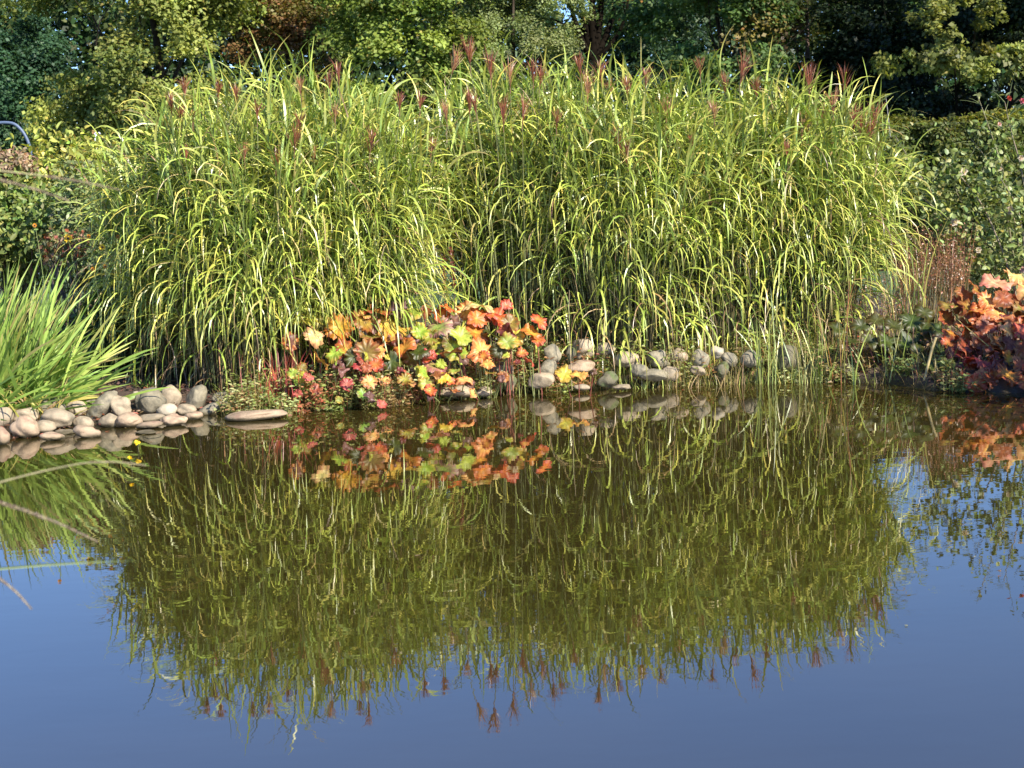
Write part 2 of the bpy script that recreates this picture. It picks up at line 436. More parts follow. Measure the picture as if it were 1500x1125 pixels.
def tree(name, label, px, wpx, toppx, Y, pal, leaf=0.17, nb=46, nl=260, bough=0.85, lowfrac=0.12, trunk_col=(.05, .04, .03), group=None, open_=0.0, seed=1, tr=None, depth=0.8, zmin=None, X=None, H=None, bias=None):
    rng = np.random.default_rng(seed)
    if X is None:
        c = at(px, toppx, Y); X, H = c[0], c[2]
        # roll: keep the trunk plumb under the top
    g = float(gz(X, Y))
    R = wpx / ppm(Y) / 2
    t = thing(name, label, 'tree', (X, Y, g), group)
    zb = g + (H - g) * lowfrac if zmin is None else zmin
    cz, hz = (H + zb) / 2, (H - zb) / 2
    # bough centres over the crown shell and in its depth
    u = rng.normal(size=(nb, 3)); u = nrm(u)
    u[:, 1] = np.where(rng.uniform(size=nb) < .55, -np.abs(u[:, 1]), u[:, 1])
    rad = rng.uniform(.55, .93, nb) if open_ < .5 else rng.uniform(.5, 1.0, nb)
    wob = 1 + .16 * np.sin(3 * np.arctan2(u[:, 1], u[:, 0]) + seed) + .1 * np.sin(5 * u[:, 2] + seed * 2)
    u[:, 2] = np.sign(u[:, 2]) * np.abs(u[:, 2]) ** .7; prof = 1.0
    B = np.stack([X + u[:, 0] * R * rad * wob * prof, Y + u[:, 1] * R * depth * rad * wob * prof, cz + u[:, 2] * hz * rad], -1)
    br = bough * rng.uniform(.6, 1.35, nb)
    tone = 1 + .22 * rng.normal(size=nb)
    bc = pick(rng, pal, nb, .1)
    A = Acc()
    for k in range(nb):
        n = int(nl * 1.5 * (br[k] / bough) ** 2)
        v = nrm(rng.normal(size=(n, 3))) * (rng.uniform(0, 1, (n, 1)) ** .45)
        # sub-sprays: leaves gather in tufts
        tuft = rng.normal(size=(9, 3)) * .62
        v = v * .55 + tuft[rng.integers(0, 9, n)] * .55
        P = B[k] + v * br[k] * np.array([1, 1, .72])
        P[:, 2] = np.minimum(P[:, 2], H + .15)
        out = nrm(P - np.array([X, Y, cz - hz * .2])) * .55 + np.array([0, 0, .5]) + rng.normal(size=(n, 3)) * .55
        own = pick(rng, pal, n, .14)
        c = (bc[k] * .55 + own * .45) * np.clip(tone[k], .5, 1.5)
        V, Fc, C = quads(P, out, leaf * .85 * rng.uniform(.6, 1.3, n), c, rng, .72)
        A.add(V, Fc, C)
    A.build('crown', M_TREE, t, smooth=False)
    A = Acc()
    limb_tree(A, rng, (X, Y, g), (H - g) * .8, tr or max(.16, R * .075), B[rng.choice(nb, min(nb, 10), replace=False)], trunk_col)
    A.build('trunk', M_TRUNK, t)
    return t

OLIVE = [(5, (0.216, 0.246, 0.06)), (3, (0.264, 0.282, 0.066)), (3, (0.15, 0.198, 0.048)), (0.5, (0.36, 0.228, 0.072))]
DKBLUE = [(4, (0.042, 0.092, 0.045)), (2, (0.063, 0.133, 0.056)), (1, (0.084, 0.154, 0.084))]
BROWN = [(4, (0.22, 0.11, 0.05)), (2, (0.165, 0.143, 0.044)), (2, (0.132, 0.143, 0.033))]
LIME = [(4, (0.24, 0.312, 0.078)), (2, (0.168, 0.24, 0.054)), (1, (0.312, 0.336, 0.096))]
MID = [(5, (0.163, 0.225, 0.044)), (3, (0.225, 0.275, 0.056)), (1, (0.112, 0.163, 0.037)), (0.3, (0.375, 0.2, 0.062))]
GREY = [(5, (0.24, 0.288, 0.108)), (3, (0.18, 0.24, 0.084)), (1, (0.3, 0.324, 0.132))]
DARK_SHADE = [(5, (.014, .024, .009)), (3, (.02, .035, .012)), (.5, (.05, .07, .025))]  # near black: the shade on these trees is put into the leaf colour
DKMIX = [(4, (0.081, 0.142, 0.041)), (3, (0.128, 0.203, 0.054)), (1, (0.189, 0.243, 0.068)), (0.2, (0.297, 0.162, 0.054))]
YEL = [(4, (.20, .21, .05)), (2, (.14, .17, .045)), (1, (.26, .23, .07))]

tree('spruce_green_tree', 'dark bluish green tree at the far left edge with a patch of sky above it', 5, 230, 5, 60, DKBLUE, .17, 80, 330, .9, .05, seed=11)
tree('hornbeam_tree', 'broad olive yellow tree with orange tipped twigs behind the left end of the tall grass', 205, 340, -170, 50, OLIVE, .17, 120, 330, .8, .02, seed=12)
tree('beech_tree', 'narrow rusty brown autumn tree between the olive tree and the light green tree', 398, 140, -110, 54, BROWN, .15, 60, 300, .75, .05, seed=13)
tree('lime_tree', 'light green tree just right of the rusty brown one', 466, 150, -110, 58, LIME, .16, 60, 300, .8, .05, seed=14)
tree('maple_tree', 'mid green tree with scattered orange leaves behind the middle of the grass', 590, 270, -180, 50, MID, .17, 110, 330, .8, .04, seed=15)
tree('willow_tree', 'fine leaved grey green tree left of the dark forked trunk', 752, 200, -120, 56, GREY, .11, 80, 520, .75, .04, seed=16)
tree('conifer_tree', 'dark blue green tree just right of the forked trunk', 965, 170, -90, 60, [(4, (.035, .07, .042)), (2, (.05, .095, .05))], .13, 50, 330, .8, .04, seed=18)
tree('oak_tree', 'dark green tree with sunlit leaf patches behind the right part of the grass', 1060, 230, -160, 52, DKMIX, .18, 96, 320, .8, .04, seed=19)
tree('ash_tree', 'loose mid green tree with slender pale stems left of the black shaded trees', 1190, 200, -130, 55, [(4, (.07, .10, .025)), (2, (.12, .14, .035)), (1, (.04, .07, .02)), (.3, (.2, .1, .05))], .15, 48, 230, .8, .05, trunk_col=(.14, .10, .08), seed=20)
tree('shade_dark_tree', 'almost black shaded tree behind the clipped hedge', 1310, 270, -48, 53, DARK_SHADE, .17, 100, 420, .9, .02, seed=21)
tree('shade_dark_tree', 'shaded dark tree at the top right corner behind the roses', 1490, 270, -50, 54, DARK_SHADE, .17, 100, 420, .9, .02, seed=22)
tree('sycamore_tree', 'pale yellow green leafy tree standing sunlit in front of the black trees', 1398, 190, -8, 38, YEL, .14, 30, 130, .36, .40, seed=23, open_=1, zmin=3.45, trunk_col=(.008, .007, .005), tr=.07)  # near-black trunk colour stands in for the shade around it

def forked_tree():
    rng = np.random.default_rng(5)
    Y = 57.0
    c = at(868, 70, Y); X = c[0]; g = float(gz(X, Y))
    t = thing('forked_tree', 'dark many stemmed tree whose bare forking trunk stands out against the light', 'tree', (X, Y, g))
    A = Acc()
    fork = np.array([X, Y, at(868, 90, Y)[2]])
    tp = curve((X, Y, g - .15), fork, (.08, 0, 0), 6)
    V, Fc = tubes(tp[None], np.linspace(.34, .27, 6)[None], 9); A.add(V, Fc, (.010, .008, .006))
    B = []
    for tx, ty, r in [(832, -40, .13), (848, -70, .15), (866, -90, .17), (884, -80, .15), (905, -45, .14), (920, -10, .10)]:
        e_ = at(tx, ty, Y + rng.normal() * .8)
        cc = curve(fork, e_, ((tx - 868) * .006, rng.normal() * .2, -.12), 8)
        V, Fc = tubes(cc[None], (r * np.linspace(1, .35, 8))[None], 7); A.add(V, Fc, (.010, .008, .006))
        for _ in range(7):
            q = cc[rng.integers(2, 8)]
            e2 = q + np.array([rng.normal() * .9, rng.normal() * .7, rng.uniform(.2, 1.3)])
            c2 = curve(q, e2, rng.normal(size=3) * .1, 5)
            V, Fc = tubes(c2[None], (r * .35 * np.linspace(1, .25, 5))[None], 5); A.add(V, Fc, (.010, .008, .006))
            B.append(e2)
    A.build('trunk', M_TRUNK, t)
    A = Acc()
    for b in B:
        n = 90
        P = b + rng.normal(size=(n, 3)) * np.array([.42, .42, .3])
        V, Fc, C = quads(P, rng.normal(size=(n, 3)) + np.array([0, -.3, .7]), .14 * rng.uniform(.6, 1.2, n), pick(rng, DKMIX, n), rng); A.add(V, Fc, C)
    A.build('crown', M_TREE, t, smooth=False)
forked_tree()

# tall trees to the right of the view shade the dark ones
tree('lime_tree', 'tall dense tree right of the view that shades the dark trees', 0, 500, 0, 44, MID, .3, 70, 200, 1.8, .05, seed=31, X=21.0, H=17.0)
tree('lime_tree', 'tall dense tree far right of the view beside its taller neighbour', 0, 500, 0, 37, MID, .3, 70, 200, 1.8, .05, seed=32, X=25.0, H=16.0)

def far_wood():
    rng = np.random.default_rng(77)
    A = Acc()
    n = 120000
    X = rng.uniform(-34, 36, n); Y = 72 + rng.uniform(0, 6, n)
    top = np.where(X > 5, 11.0, 11.2) + .5 * np.sin(X * .5) + .4 * np.sin(X * 1.3 + 1) + .3 * np.sin(X * 3.1)
    top = np.where(np.abs(X - 3.4) < 1.2, top - 2.6, top)
    top = np.where(np.abs(X + 22.3) < 1.3, top - 1.0, top)
    Z = .3 + (top - .3) * rng.uniform(0, 1, n) ** .65
    V, Fc, C = quads(np.stack([X, Y, Z], -1), rng.normal(size=(n, 3)) + np.array([0, -.6, .6]),   .38 * rng.uniform(.6, 1.3, n), pick(rng, [(3, (.03, .06, .02)), (2, (.05, .085, .03)), (1, (.08, .10, .03))], n, .25), rng)
    A.add(V, Fc, C)
    o = A.build('woodland', M_TREE, smooth=False)
    tag(o, 'mass of far trees filling the gaps behind the nearer trees', 'woodland', kind='stuff')
far_wood()

# ------------------------------------------------------------------ hedge, shrubs
def hedge():
    rng = np.random.default_rng(41)
    Y = 24.0
    p0, p1 = at(1150, 188, Y), at(1620, 172, Y)
    x0, x1, H = p0[0], p1[0], (p0[2] + p1[2]) / 2
    g = .22; dep = 1.6
    t = thing('clipped_hedge', 'clipped dark green yew hedge with a flat sunlit top behind the roses', 'hedge', ((x0 + x1) / 2, Y, g))
    A = Acc()
    n = 90000
    kind = rng.uniform(size=n)
    X = rng.uniform(x0, x1, n); yy = Y + rng.uniform(0, dep, n); Z = g + rng.uniform(0, 1, n) * (H - g)
    front = kind < .62
    bump = .10 * np.sin(X * 3.3) * np.sin(Z * 4.1) + .06 * np.sin(X * 8 + Z * 5) + .05 * rng.normal(size=n)
    yy = np.where(front, Y + bump, yy); 
    Z = np.where(~front, H + .06 * np.sin(X * 2.7) + .05 * np.sin(X * 6.1 + yy * 3) + .04 * rng.normal(size=n), Z)
    nn = np.where(front[:, None], np.array([[0, -.8, .4]]), np.array([[0, -.1, 1]])) + rng.normal(size=(n, 3)) * .6
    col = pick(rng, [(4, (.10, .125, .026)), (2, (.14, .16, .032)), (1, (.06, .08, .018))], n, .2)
    col = np.where(front[:, None], col, col * np.array([[1.6, 1.35, 1.1]]))  # top leaves tinted lighter and warmer: sunlight put into the colour
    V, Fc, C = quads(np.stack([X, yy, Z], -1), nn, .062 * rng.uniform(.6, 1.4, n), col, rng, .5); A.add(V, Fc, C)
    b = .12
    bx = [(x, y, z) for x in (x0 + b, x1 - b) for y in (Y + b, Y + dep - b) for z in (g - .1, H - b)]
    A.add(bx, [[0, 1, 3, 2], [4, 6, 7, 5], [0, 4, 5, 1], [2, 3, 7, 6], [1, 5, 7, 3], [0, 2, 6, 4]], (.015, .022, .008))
    A.build('foliage', M_TREE, t, smooth=False)
    for px, py in [(1336, 160), (1395, 168), (1450, 165), (1420, 170)]:   # shoots that stand above the clipped top
        A = Acc()
        q = at(px, py, Y + .3)
        n = 60
        P = np.array([q[0], q[1], 0]) + np.stack([rng.normal(size=n) * .03, rng.normal(size=n) * .03, rng.uniform(H - .05, q[2] + .02, n)], -1)
        V, Fc, C = quads(P, rng.normal(size=(n, 3)), .06 * rng.uniform(.6, 1.3, n), pick(rng, [(1, (.09, .11, .03))], n), rng); A.add(V, Fc, C)
        V, Fc = tubes(np.array([[(q[0], q[1], H - .2), (q[0] + .01, q[1], (H + q[2]) / 2), (q[0], q[1], q[2])]]), np.array([[.02, .015, .004]]), 5); A.add(V, Fc, (.06, .06, .03))
        A.build('shoot', M_TREE, t, smooth=False)
hedge()

def shrub(name, label, px, wpx, top, bot, Y, pal, leaf, n, seed, cat='shrub', broad=True, dep=1.0, stems=14, X=None, H=None):
    rng = np.random.default_rng(seed)
    c0 = at(px, top, Y); off = X is not None
    if not off: X = c0[0]; H = c0[2]
    g = float(gz(X, Y)); R = wpx / ppm(Y) / 2 * (2.2 if off else 1)
    zb = g + .05 if off else max(g + .05, at(px, bot, Y)[2])
    t = thing(name, label, cat, (X, Y, g))
    A = Acc()
    nb = 34
    u = nrm(rng.normal(size=(nb, 3))); rad = rng.uniform(.5, 1, nb)
    B = np.stack([X + u[:, 0] * R * rad, Y + u[:, 1] * dep * rad, np.clip(zb + (H - zb) * (.5 + .5 * u[:, 2] * rad), zb, H)], -1)
    k = rng.integers(0, nb, n)
    P = B[k] + rng.normal(size=(n, 3)) * np.array([R * .2, dep * .2, (H - zb) * .12])
    P[:, 2] = np.clip(P[:, 2], g + .03, H + .12)
    out = nrm(P - np.array([X, Y + .3, zb])) * .6 + np.array([0, -.25, .55]) + rng.normal(size=(n, 3)) * .5
    col = pick(rng, pal, n, .18) * (1 + .2 * rng.normal(size=nb))[k][:, None].clip(.5, 1.5)
    if broad:
        D = rng.normal(size=(n, 3)) + np.array([0, -.3, -.5])
        V, Fc, C = leaf6(P, D, out, leaf * rng.uniform(.6, 1.3, n), leaf * .62 * rng.uniform(.7, 1.2, n), col)
    else:
        V, Fc, C = quads(P, out, leaf * rng.uniform(.6, 1.3, n), col, rng, .45)
    A.add(V, Fc, C)
    A.build('foliage', M_LEAF, t, smooth=False)
    A = Acc()
    Pp = np.stack([curve((X + rng.normal() * R * .3, Y + rng.normal() * .2, g - .05), B[rng.integers(nb)], rng.normal(size=3) * .08, 5) for _ in range(stems)])
    V, Fc = tubes(Pp, np.tile(np.linspace(.018, .006, 5), (stems, 1)), 5); A.add(V, Fc, (.09, .06, .04))
    A.build('stem', M_STEM, t)
    return t

YSHR = [(5, (.34, .34, .07)), (3, (.22, .27, .05)), (1, (.42, .38, .10)), (.4, (.22, .12, .05))]
shrub('leafy_shrub', 'yellow green broad leaved shrub below the blue grey pipe', 55, 240, 205, 390, 19.0, YSHR, .10, 5200, 51, dep=1.0)
shrub('leafy_shrub', 'darker green shrub under the yellow green one at the left edge', 20, 220, 268, 420, 17.3, [(4, (.17, .23, .05)), (2, (.24, .27, .07)), (1, (.10, .15, .04))], .085, 4200, 52, dep=.7)
shrub('feathery_shrub', 'fine leaved grey green bush between the shrub and the left flank of the tall grass', 140, 150, 255, 470, 16.6, [(4, (.20, .25, .09)), (2, (.15, .20, .07)), (1, (.27, .26, .13))], .07, 6500, 53, broad=False, dep=.6)
shrub('leafy_shrub', 'yellowish green shrub in front of the two small white posts', 140, 110, 214, 330, 18.0, YSHR, .075, 3000, 57, dep=.5)
shrub('faded_flower_bush', 'pinkish brown bush of faded flowers at the left edge beside the pipe', 8, 90, 222, 262, 18.0, [(4, (.30, .20, .13)), (2, (.22, .15, .08)), (1, (.20, .20, .06))], .06, 1500, 54, dep=.4)
shrub('low_red_plant', 'low reddish plant with small red flowers beside the sword leaves', 88, 70, 336, 385, 14.6, [(1.2, (.36, .10, .05)), (4, (.16, .18, .06)), (2, (.28, .18, .09))], .05, 700, 55, 'plant', dep=.3, stems=8)
shrub('leafy_shrub', 'added dark bush standing in for the shadow left of the tall grass base', 200, 190, 425, 545, 14.3, [(4, (.05, .08, .018)), (2, (.08, .11, .025))], .075, 3400, 56, dep=.4)  # bush added; the grass shadow is put into its dark leaf colour

shrub('leafy_shrub', 'tall rounded shrub on the right bank outside the view that shades the red umbrella plant', 0, 240, 0, 0, 10.2, [(4, (.08, .12, .03)), (2, (.12, .16, .04))], .10, 7000, 58, dep=1.0, X=5.75, H=2.5)

def sky_pipe():
    Y = 24.0
    pts = [(-40, 185), (-15, 181), (8, 179), (22, 181), (33, 192), (40, 204), (46, 222), (48, 280)]
    P = np.array([at(x, y, Y) for x, y in pts])
    s = np.linspace(0, len(P) - 1, 30)
    Q = np.stack([np.interp(s, np.arange(len(P)), P[:, k]) for k in range(3)], -1)
    for _ in range(3): Q[1:-1] = (Q[:-2] + 2 * Q[1:-1] + Q[2:]) / 4
    Q = np.concatenate([Q, [[Q[-1, 0], Q[-1, 1], .15]]])
    A = Acc(); V, Fc = tubes(Q[None], np.full((1, len(Q)), .023), 10); A.add(V, Fc, (.2, .25, .4))
    o = A.build('bent_pipe', solid_mat('blue_grey_plastic', (.085, .12, .19), .5, 5, .1, .02, 0))
    tag(o, 'blue grey bent pipe arching above the shrubs at the left edge', 'pipe')
sky_pipe()

M_WHITE = solid_mat('white_paint', (.75, .76, .78), .5, 6, .08, .02, .05)
for px, lab in [(140.5, 'left one of two small white posts above the left shrub'), (145.8, 'right one of two small white posts above the left shrub')]:
    bm = bmesh.new()
    top = at(px, 204, 30.0); H = top[2]
    bmesh.ops.create_cube(bm, size=1, matrix=Matrix.Translation((0, 0, H / 2)) @ Matrix.Diagonal((.034, .034, H, 1)))
    bmesh.ops.create_cone(bm, cap_ends=True, segments=4, radius1=.036, radius2=.004, depth=.03, matrix=Matrix.Translation((0, 0, H + .0149)) @ Matrix.Rotation(math.pi / 4, 4, 'Z'))
    me = bpy.data.meshes.new('garden_post'); bm.to_mesh(me); bm.free(); me.materials.append(M_WHITE)
    o = bpy.data.objects.new('garden_post', me); COL.objects.link(o); o.location = (top[0], 30.0, 0.1)
    tag(o, lab, 'post', 'white posts behind the shrub')

# ------------------------------------------------------------------ tall miscanthus
GRP = 'clumps of tall silver grass on the bank'
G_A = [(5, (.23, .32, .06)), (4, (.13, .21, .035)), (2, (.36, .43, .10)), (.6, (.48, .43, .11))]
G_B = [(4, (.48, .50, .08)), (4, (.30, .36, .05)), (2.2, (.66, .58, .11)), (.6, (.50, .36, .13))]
STRAW = [(3, (.30, .20, .09)), (2, (.20, .12, .06)), (1, (.38, .28, .14))]
CLUMPS = []
def miscanthus(label, px, basepy, Y, toppx_y, ncul, R0, spread, seed, bare=.40):
    rng = np.random.default_rng(seed)
    X = at(px, basepy, Y)[0]
    g = float(gz(X, Y))
    H = at(px, toppx_y + 14, Y)[2] - g
    t = thing('silver_grass', label, 'ornamental grass', (X, Y, g), GRP)
    n = ncul
    th = rng.uniform(0, 2 * math.pi, n); rr = np.sqrt(rng.uniform(0, 1, n))
    b = np.stack([X + R0 * rr * np.cos(th), Y + R0 * .8 * rr * np.sin(th), np.zeros(n)], -1)
    b[:, 2] = gz(b[:, 0], b[:, 1]) - .02
    h = H * rng.uniform(.70, .98, n) * (1 - .18 * rr ** 2)
    ln = spread * rr * rng.uniform(.5, 1.3, n)
    thd = th + rng.normal(size=n) * .35
    out = np.stack([np.cos(thd), np.sin(thd) * .8, 0 * thd], -1) * ln[:, None]
    K = 7
    s = np.linspace(0, 1, K)
    path = b[:, None, :] + out[:, None, :] * (s ** 1.5)[None, :, None]
    path[:, :, 2] += h[:, None] * s[None] - .10 * (ln ** 2)[:, None] * s[None] ** 2
    A = Acc()
    V, Fc = tubes(path, np.tile(np.linspace(.0065, .003, K), (n, 1)), 4)
    c0 = pick(rng, [(3, (.075, .045, .022)), (2, (.05, .06, .02))], n); c1 = pick(rng, [(1, (.16, .20, .05))], n)
    C = (c0[:, None, None, :] * (1 - s)[None, :, None, None] ** 1.2 + c1[:, None, None, :] * s[None, :, None, None]); C = np.repeat(C, 4, 2)
    A.add(V, Fc, C); A.build('stem', M_STEM, t)
    # leaves, two ranked along each stem
    nl = 15
    q = np.linspace(.08, 1.0, nl)[None] + rng.uniform(-.03, .03, (n, nl)); q = np.clip(q, .05, 1)
    kf = q * (K - 1); i0 = np.minimum(kf.astype(int), K - 2); fr = (kf - i0)[..., None]
    ar = np.arange(n)[:, None]
    base = path[ar, i0] * (1 - fr) + path[ar, i0 + 1] * fr
    az0 = rng.uniform(0, 2 * math.pi, n)[:, None] + np.arange(nl)[None] * math.pi + rng.normal(size=(n, nl)) * .45
    # leaves lean a little to the open side of the clump
    oc = np.arctan2(out[:, 1] - .15, out[:, 0])[:, None]
    dv = np.angle(np.exp(1j * (oc - az0)))
    az0 = az0 + dv * rng.uniform(0, .55, (n, nl))
    up = np.clip((q - .72) / .28, 0, 1)
    el0 = np.radians(66 + 13 * up + rng.normal(size=(n, nl)) * 9)
    droop = np.radians(150 - 90 * up ** 1.1 + rng.normal(size=(n, nl)) * 26)
    lo = np.clip((.55 - q) / .35, 0, 1)
    el0 = el0 - np.radians(30) * lo
    L = (.73 - .33 * up + .12 * lo) * rng.uniform(.65, 1.25, (n, nl)) * np.clip(.6 + q * 1.2, 0, 1)
    W = rng.uniform(.0105, .0255, (n, nl))
    N = n * nl; f_ = lambda a_: a_.reshape(-1)
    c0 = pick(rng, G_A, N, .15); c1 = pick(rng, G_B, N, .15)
    dry = (rng.uniform(size=N) < np.clip(.75 - f_(q) * 2.1, .055, .7))
    dc = pick(rng, STRAW, N, .2)
    c0 = np.where(dry[:, None], dc, c0); c1 = np.where(dry[:, None], dc, c1)
    keep = (f_(q) > bare) | (rng.uniform(size=N) < .27)
    Wf = np.where(dry, f_(W) * .55, f_(W)); 
    A = Acc()
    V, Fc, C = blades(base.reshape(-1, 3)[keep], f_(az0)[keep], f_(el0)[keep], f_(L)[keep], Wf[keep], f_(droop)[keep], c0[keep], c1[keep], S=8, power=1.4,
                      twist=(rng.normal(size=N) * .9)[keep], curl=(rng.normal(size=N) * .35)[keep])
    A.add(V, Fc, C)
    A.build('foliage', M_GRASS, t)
    CLUMPS.append((X, Y, g, H, t))
    return t

NC = 310
miscanthus('tall grass clump at the left end whose blades droop towards the round boulders', 378, 545, 13.15, 88, NC, .46, .62, 61, .30)
miscanthus('tall grass clump behind the left half of the colourful umbrella leaves', 522, 520, 13.3, 106, NC, .42, .48, 62, .34)
miscanthus('tall grass clump in the middle with the highest red plumes', 765, 500, 13.9, 66, NC, .42, .50, 63, .56)
miscanthus('tall grass clump over the stone row with brown bare stems at its foot', 918, 500, 13.6, 84, NC, .44, .60, 64, .52)
miscanthus('tall grass clump right of the stone row behind the thin rushes', 1068, 500, 13.9, 80, NC, .44, .56, 65, .46)
miscanthus('tall grass clump at the right end whose blades hang beside the roses', 1178, 500, 14.0, 108, NC - 20, .44, .48, 66)
miscanthus('tall grass clump at the back filling the gap between the two left clumps', 450, 500, 14.3, 84, NC - 60, .5, .6, 67)
miscanthus('lower grass clump at the far left flank near the feathery bush', 285, 530, 13.6, 160, NC - 70, .38, .46, 68, .30)

# plumes: red feathery flower heads, each on its own culm of the nearest clump
def plume_mesh(rng, h, dark):
    A = Acc()
    n = int(rng.integers(16, 26))
    az = rng.uniform(0, 2 * math.pi, n)
    base = np.stack([0 * az, 0 * az, np.linspace(0, .32 * h, n)], -1)
    el = np.radians(rng.uniform(68, 88, n)); L = h * rng.uniform(.6, .95, n) * np.linspace(1, .72, n)
    dr = np.radians(rng.uniform(-4, 42, n))
    pal = [(3, (.27, .085, .04)), (2, (.34, .13, .06)), (1, (.20, .07, .045))] if dark else [(3, (.40, .21, .10)), (2, (.34, .13, .06)), (1, (.50, .34, .18))]
    c0 = pick(rng, pal, n, .15); c1 = pick(rng, pal, n, .2) * np.array([[1.1, 1.05, 1.05]])
    for k in range(2):
        V, Fc, C = blades(base, az + k * .35, el, L * (1 - .12 * k), np.full(n, .0042), dr, c0, c1, S=5, twist=np.full(n, k * 1.57), taper=3, w0=.8)
        A.add(V, Fc, C)
    V, Fc = tubes(np.array([[(0, 0, -.04), (0, 0, .16 * h), (0, 0, .4 * h)]]), np.array([[.004, .003, .0015]]), 4); A.add(V, Fc, (.22, .12, .06))
    return A

PLUMES = [(683, 42, 36), (674, 58, 34), (715, 60, 40), (745, 74, 36), (779, 76, 30), (793, 86, 28), (845, 68, 30), (862, 86, 44), (875, 78, 30), (893, 108, 24), (918, 100, 26), (947, 90, 26),
          (978, 128, 36), (1024, 76, 24), (1060, 96, 30), (1092, 62, 42), (1107, 104, 26), (1183, 80, 38), (1238, 84, 36), (1222, 118, 34), (1208, 134, 36), (1176, 146, 44), (1252, 142, 34), (1286, 136, 40),
          (1278, 164, 30), (1264, 152, 30), (1043, 138, 26), (492, 76, 34), (437, 102, 26), (480, 96, 24), (437, 150, 30), (492, 142, 28), (550, 172, 36), (586, 126, 24), (617, 126, 24), (648, 140, 26), (686, 116, 34),
          (690, 130, 26), (737, 128, 38), (768, 128, 36), (905, 172, 40), (916, 192, 34), (273, 204, 28), (263, 144, 26), (250, 128, 26), (268, 106, 24), (320, 110, 24), (346, 116, 24), (378, 138, 26), (405, 210, 26),
          (458, 204, 28), (637, 192, 26), (355, 200, 26), (1086, 214, 22), (434, 165, 40), (1150, 196, 24), (815, 150, 26), (1011, 188, 22)]
def plumes():
    rng = np.random.default_rng(90)
    for px, py, hp in PLUMES:
        # choose the clump whose foot lies nearest
        best = min(CLUMPS, key=lambda c: abs(at(px, 300, c[1])[0] - c[0]) + rng.uniform(0, .5))
        X, Y, g, H, t = best
        Yp = float(np.interp(px, [250, 490, 700, 900, 1100, 1300], [12.75, 12.7, 13.0, 13.2, 13.5, 13.85])) + rng.uniform(-.12, .2) - (.15 if py > 115 else 0)
        tip = at(px, py, Yp); h = hp / ppm(Yp) * 1.5
        foot = np.array([X + np.clip((tip[0] - X) * .45, -.4, .4), Y + (Yp - Y) * .5, g])
        lean = tip - foot; lean[2] = 0
        ang = np.arctan2(np.linalg.norm(lean[:2]) * .9, H)
        d = nrm(lean + 1e-6) * math.sin(ang) + np.array([0, 0, math.cos(ang)])
        d = nrm(d + rng.normal(size=3) * .06)
        b = tip - d * h
        A = plume_mesh(rng, h, rng.uniform() < .65)
        o = A.build('plume', M_PLUME, None)
        o.parent = t
        q = Vector((0, 0, 1)).rotation_difference(Vector(d))
        o.rotation_euler = q.to_euler()
        o.location = Vector(b) - t.location
        A = Acc()
        sx = np.linspace(0, 1, 8)[:, None]
        P = foot + (b - foot) * np.concatenate([sx ** 1.5, sx ** 1.5, sx], 1)
        V, Fc = tubes(P[None], np.linspace(.006, .0035, 8)[None], 5); 
        V = (np.array(Matrix.Rotation(0, 3, 'X')) @ V.T).T
        A.add(V, Fc, (.17, .18, .06))
        A.build('flower_stalk', M_STEM, t)
plumes()

# ------------------------------------------------------------------ stones
def stone(label, cx, cy, w, h, mat, zb=None, tilt=0.0, ang=0, seed=0, Y=None, name='boulder', group=None, deep=.85):
    """rounded (or, with ang, split-faced) stone: centre and size in photo pixels"""
    rng = np.random.default_rng(1000 + seed)
    if Y is None:
        p = hit(cx, cy + h * .42); Y = p[1] + .04
    c = at(cx, cy, Y)
    W, Hh = w / ppm(Y), h / ppm(Y)
    bm = bmesh.new(); bmesh.ops.create_icosphere(bm, subdivisions=4, radius=1.0)
    V = np.array([v.co[:] for v in bm.verts])
    for _ in range(ang):
        n = nrm(rng.normal(size=3)); d = rng.uniform(.62, .85)
        k = np.maximum(0, V @ n - d); V = V - k[:, None] * n * .92
    nz = np.zeros(len(V))
    for f_, a_ in ((1.6, .08), (2.8, .05), (6, .016), (13, .008)):
        for _ in range(3):
            k = rng.normal(size=3) * f_; nz += a_ * np.sin(V @ k + rng.uniform(0, 6))
    V = V * (1 + nz)[:, None]
    V[:, 2] = np.where(V[:, 2] < -.3, -.3 + (V[:, 2] + .3) * .8, V[:, 2])
    V = V / np.abs(V[:, [0, 2]]).max(0)[[0, 0, 1]]
    V = V * np.array([W / 2, W / 2 * deep, Hh / 2 * 1.05])
    ct, st_ = math.cos(math.radians(tilt)), math.sin(math.radians(tilt))
    V = np.stack([V[:, 0] * ct - V[:, 2] * st_, V[:, 1], V[:, 0] * st_ + V[:, 2] * ct], -1)
    for v, co in zip(bm.verts, V): v.co = co
    me = bpy.data.meshes.new(name); bm.to_mesh(me); bm.free()
    for p in me.polygons: p.use_smooth = True
    me.materials.append(M_STONE[mat])
    o = bpy.data.objects.new(name, me); COL.objects.link(o)
    o.location = [float(x) for x in c]
    tag(o, label, 'stone', group)
    return o

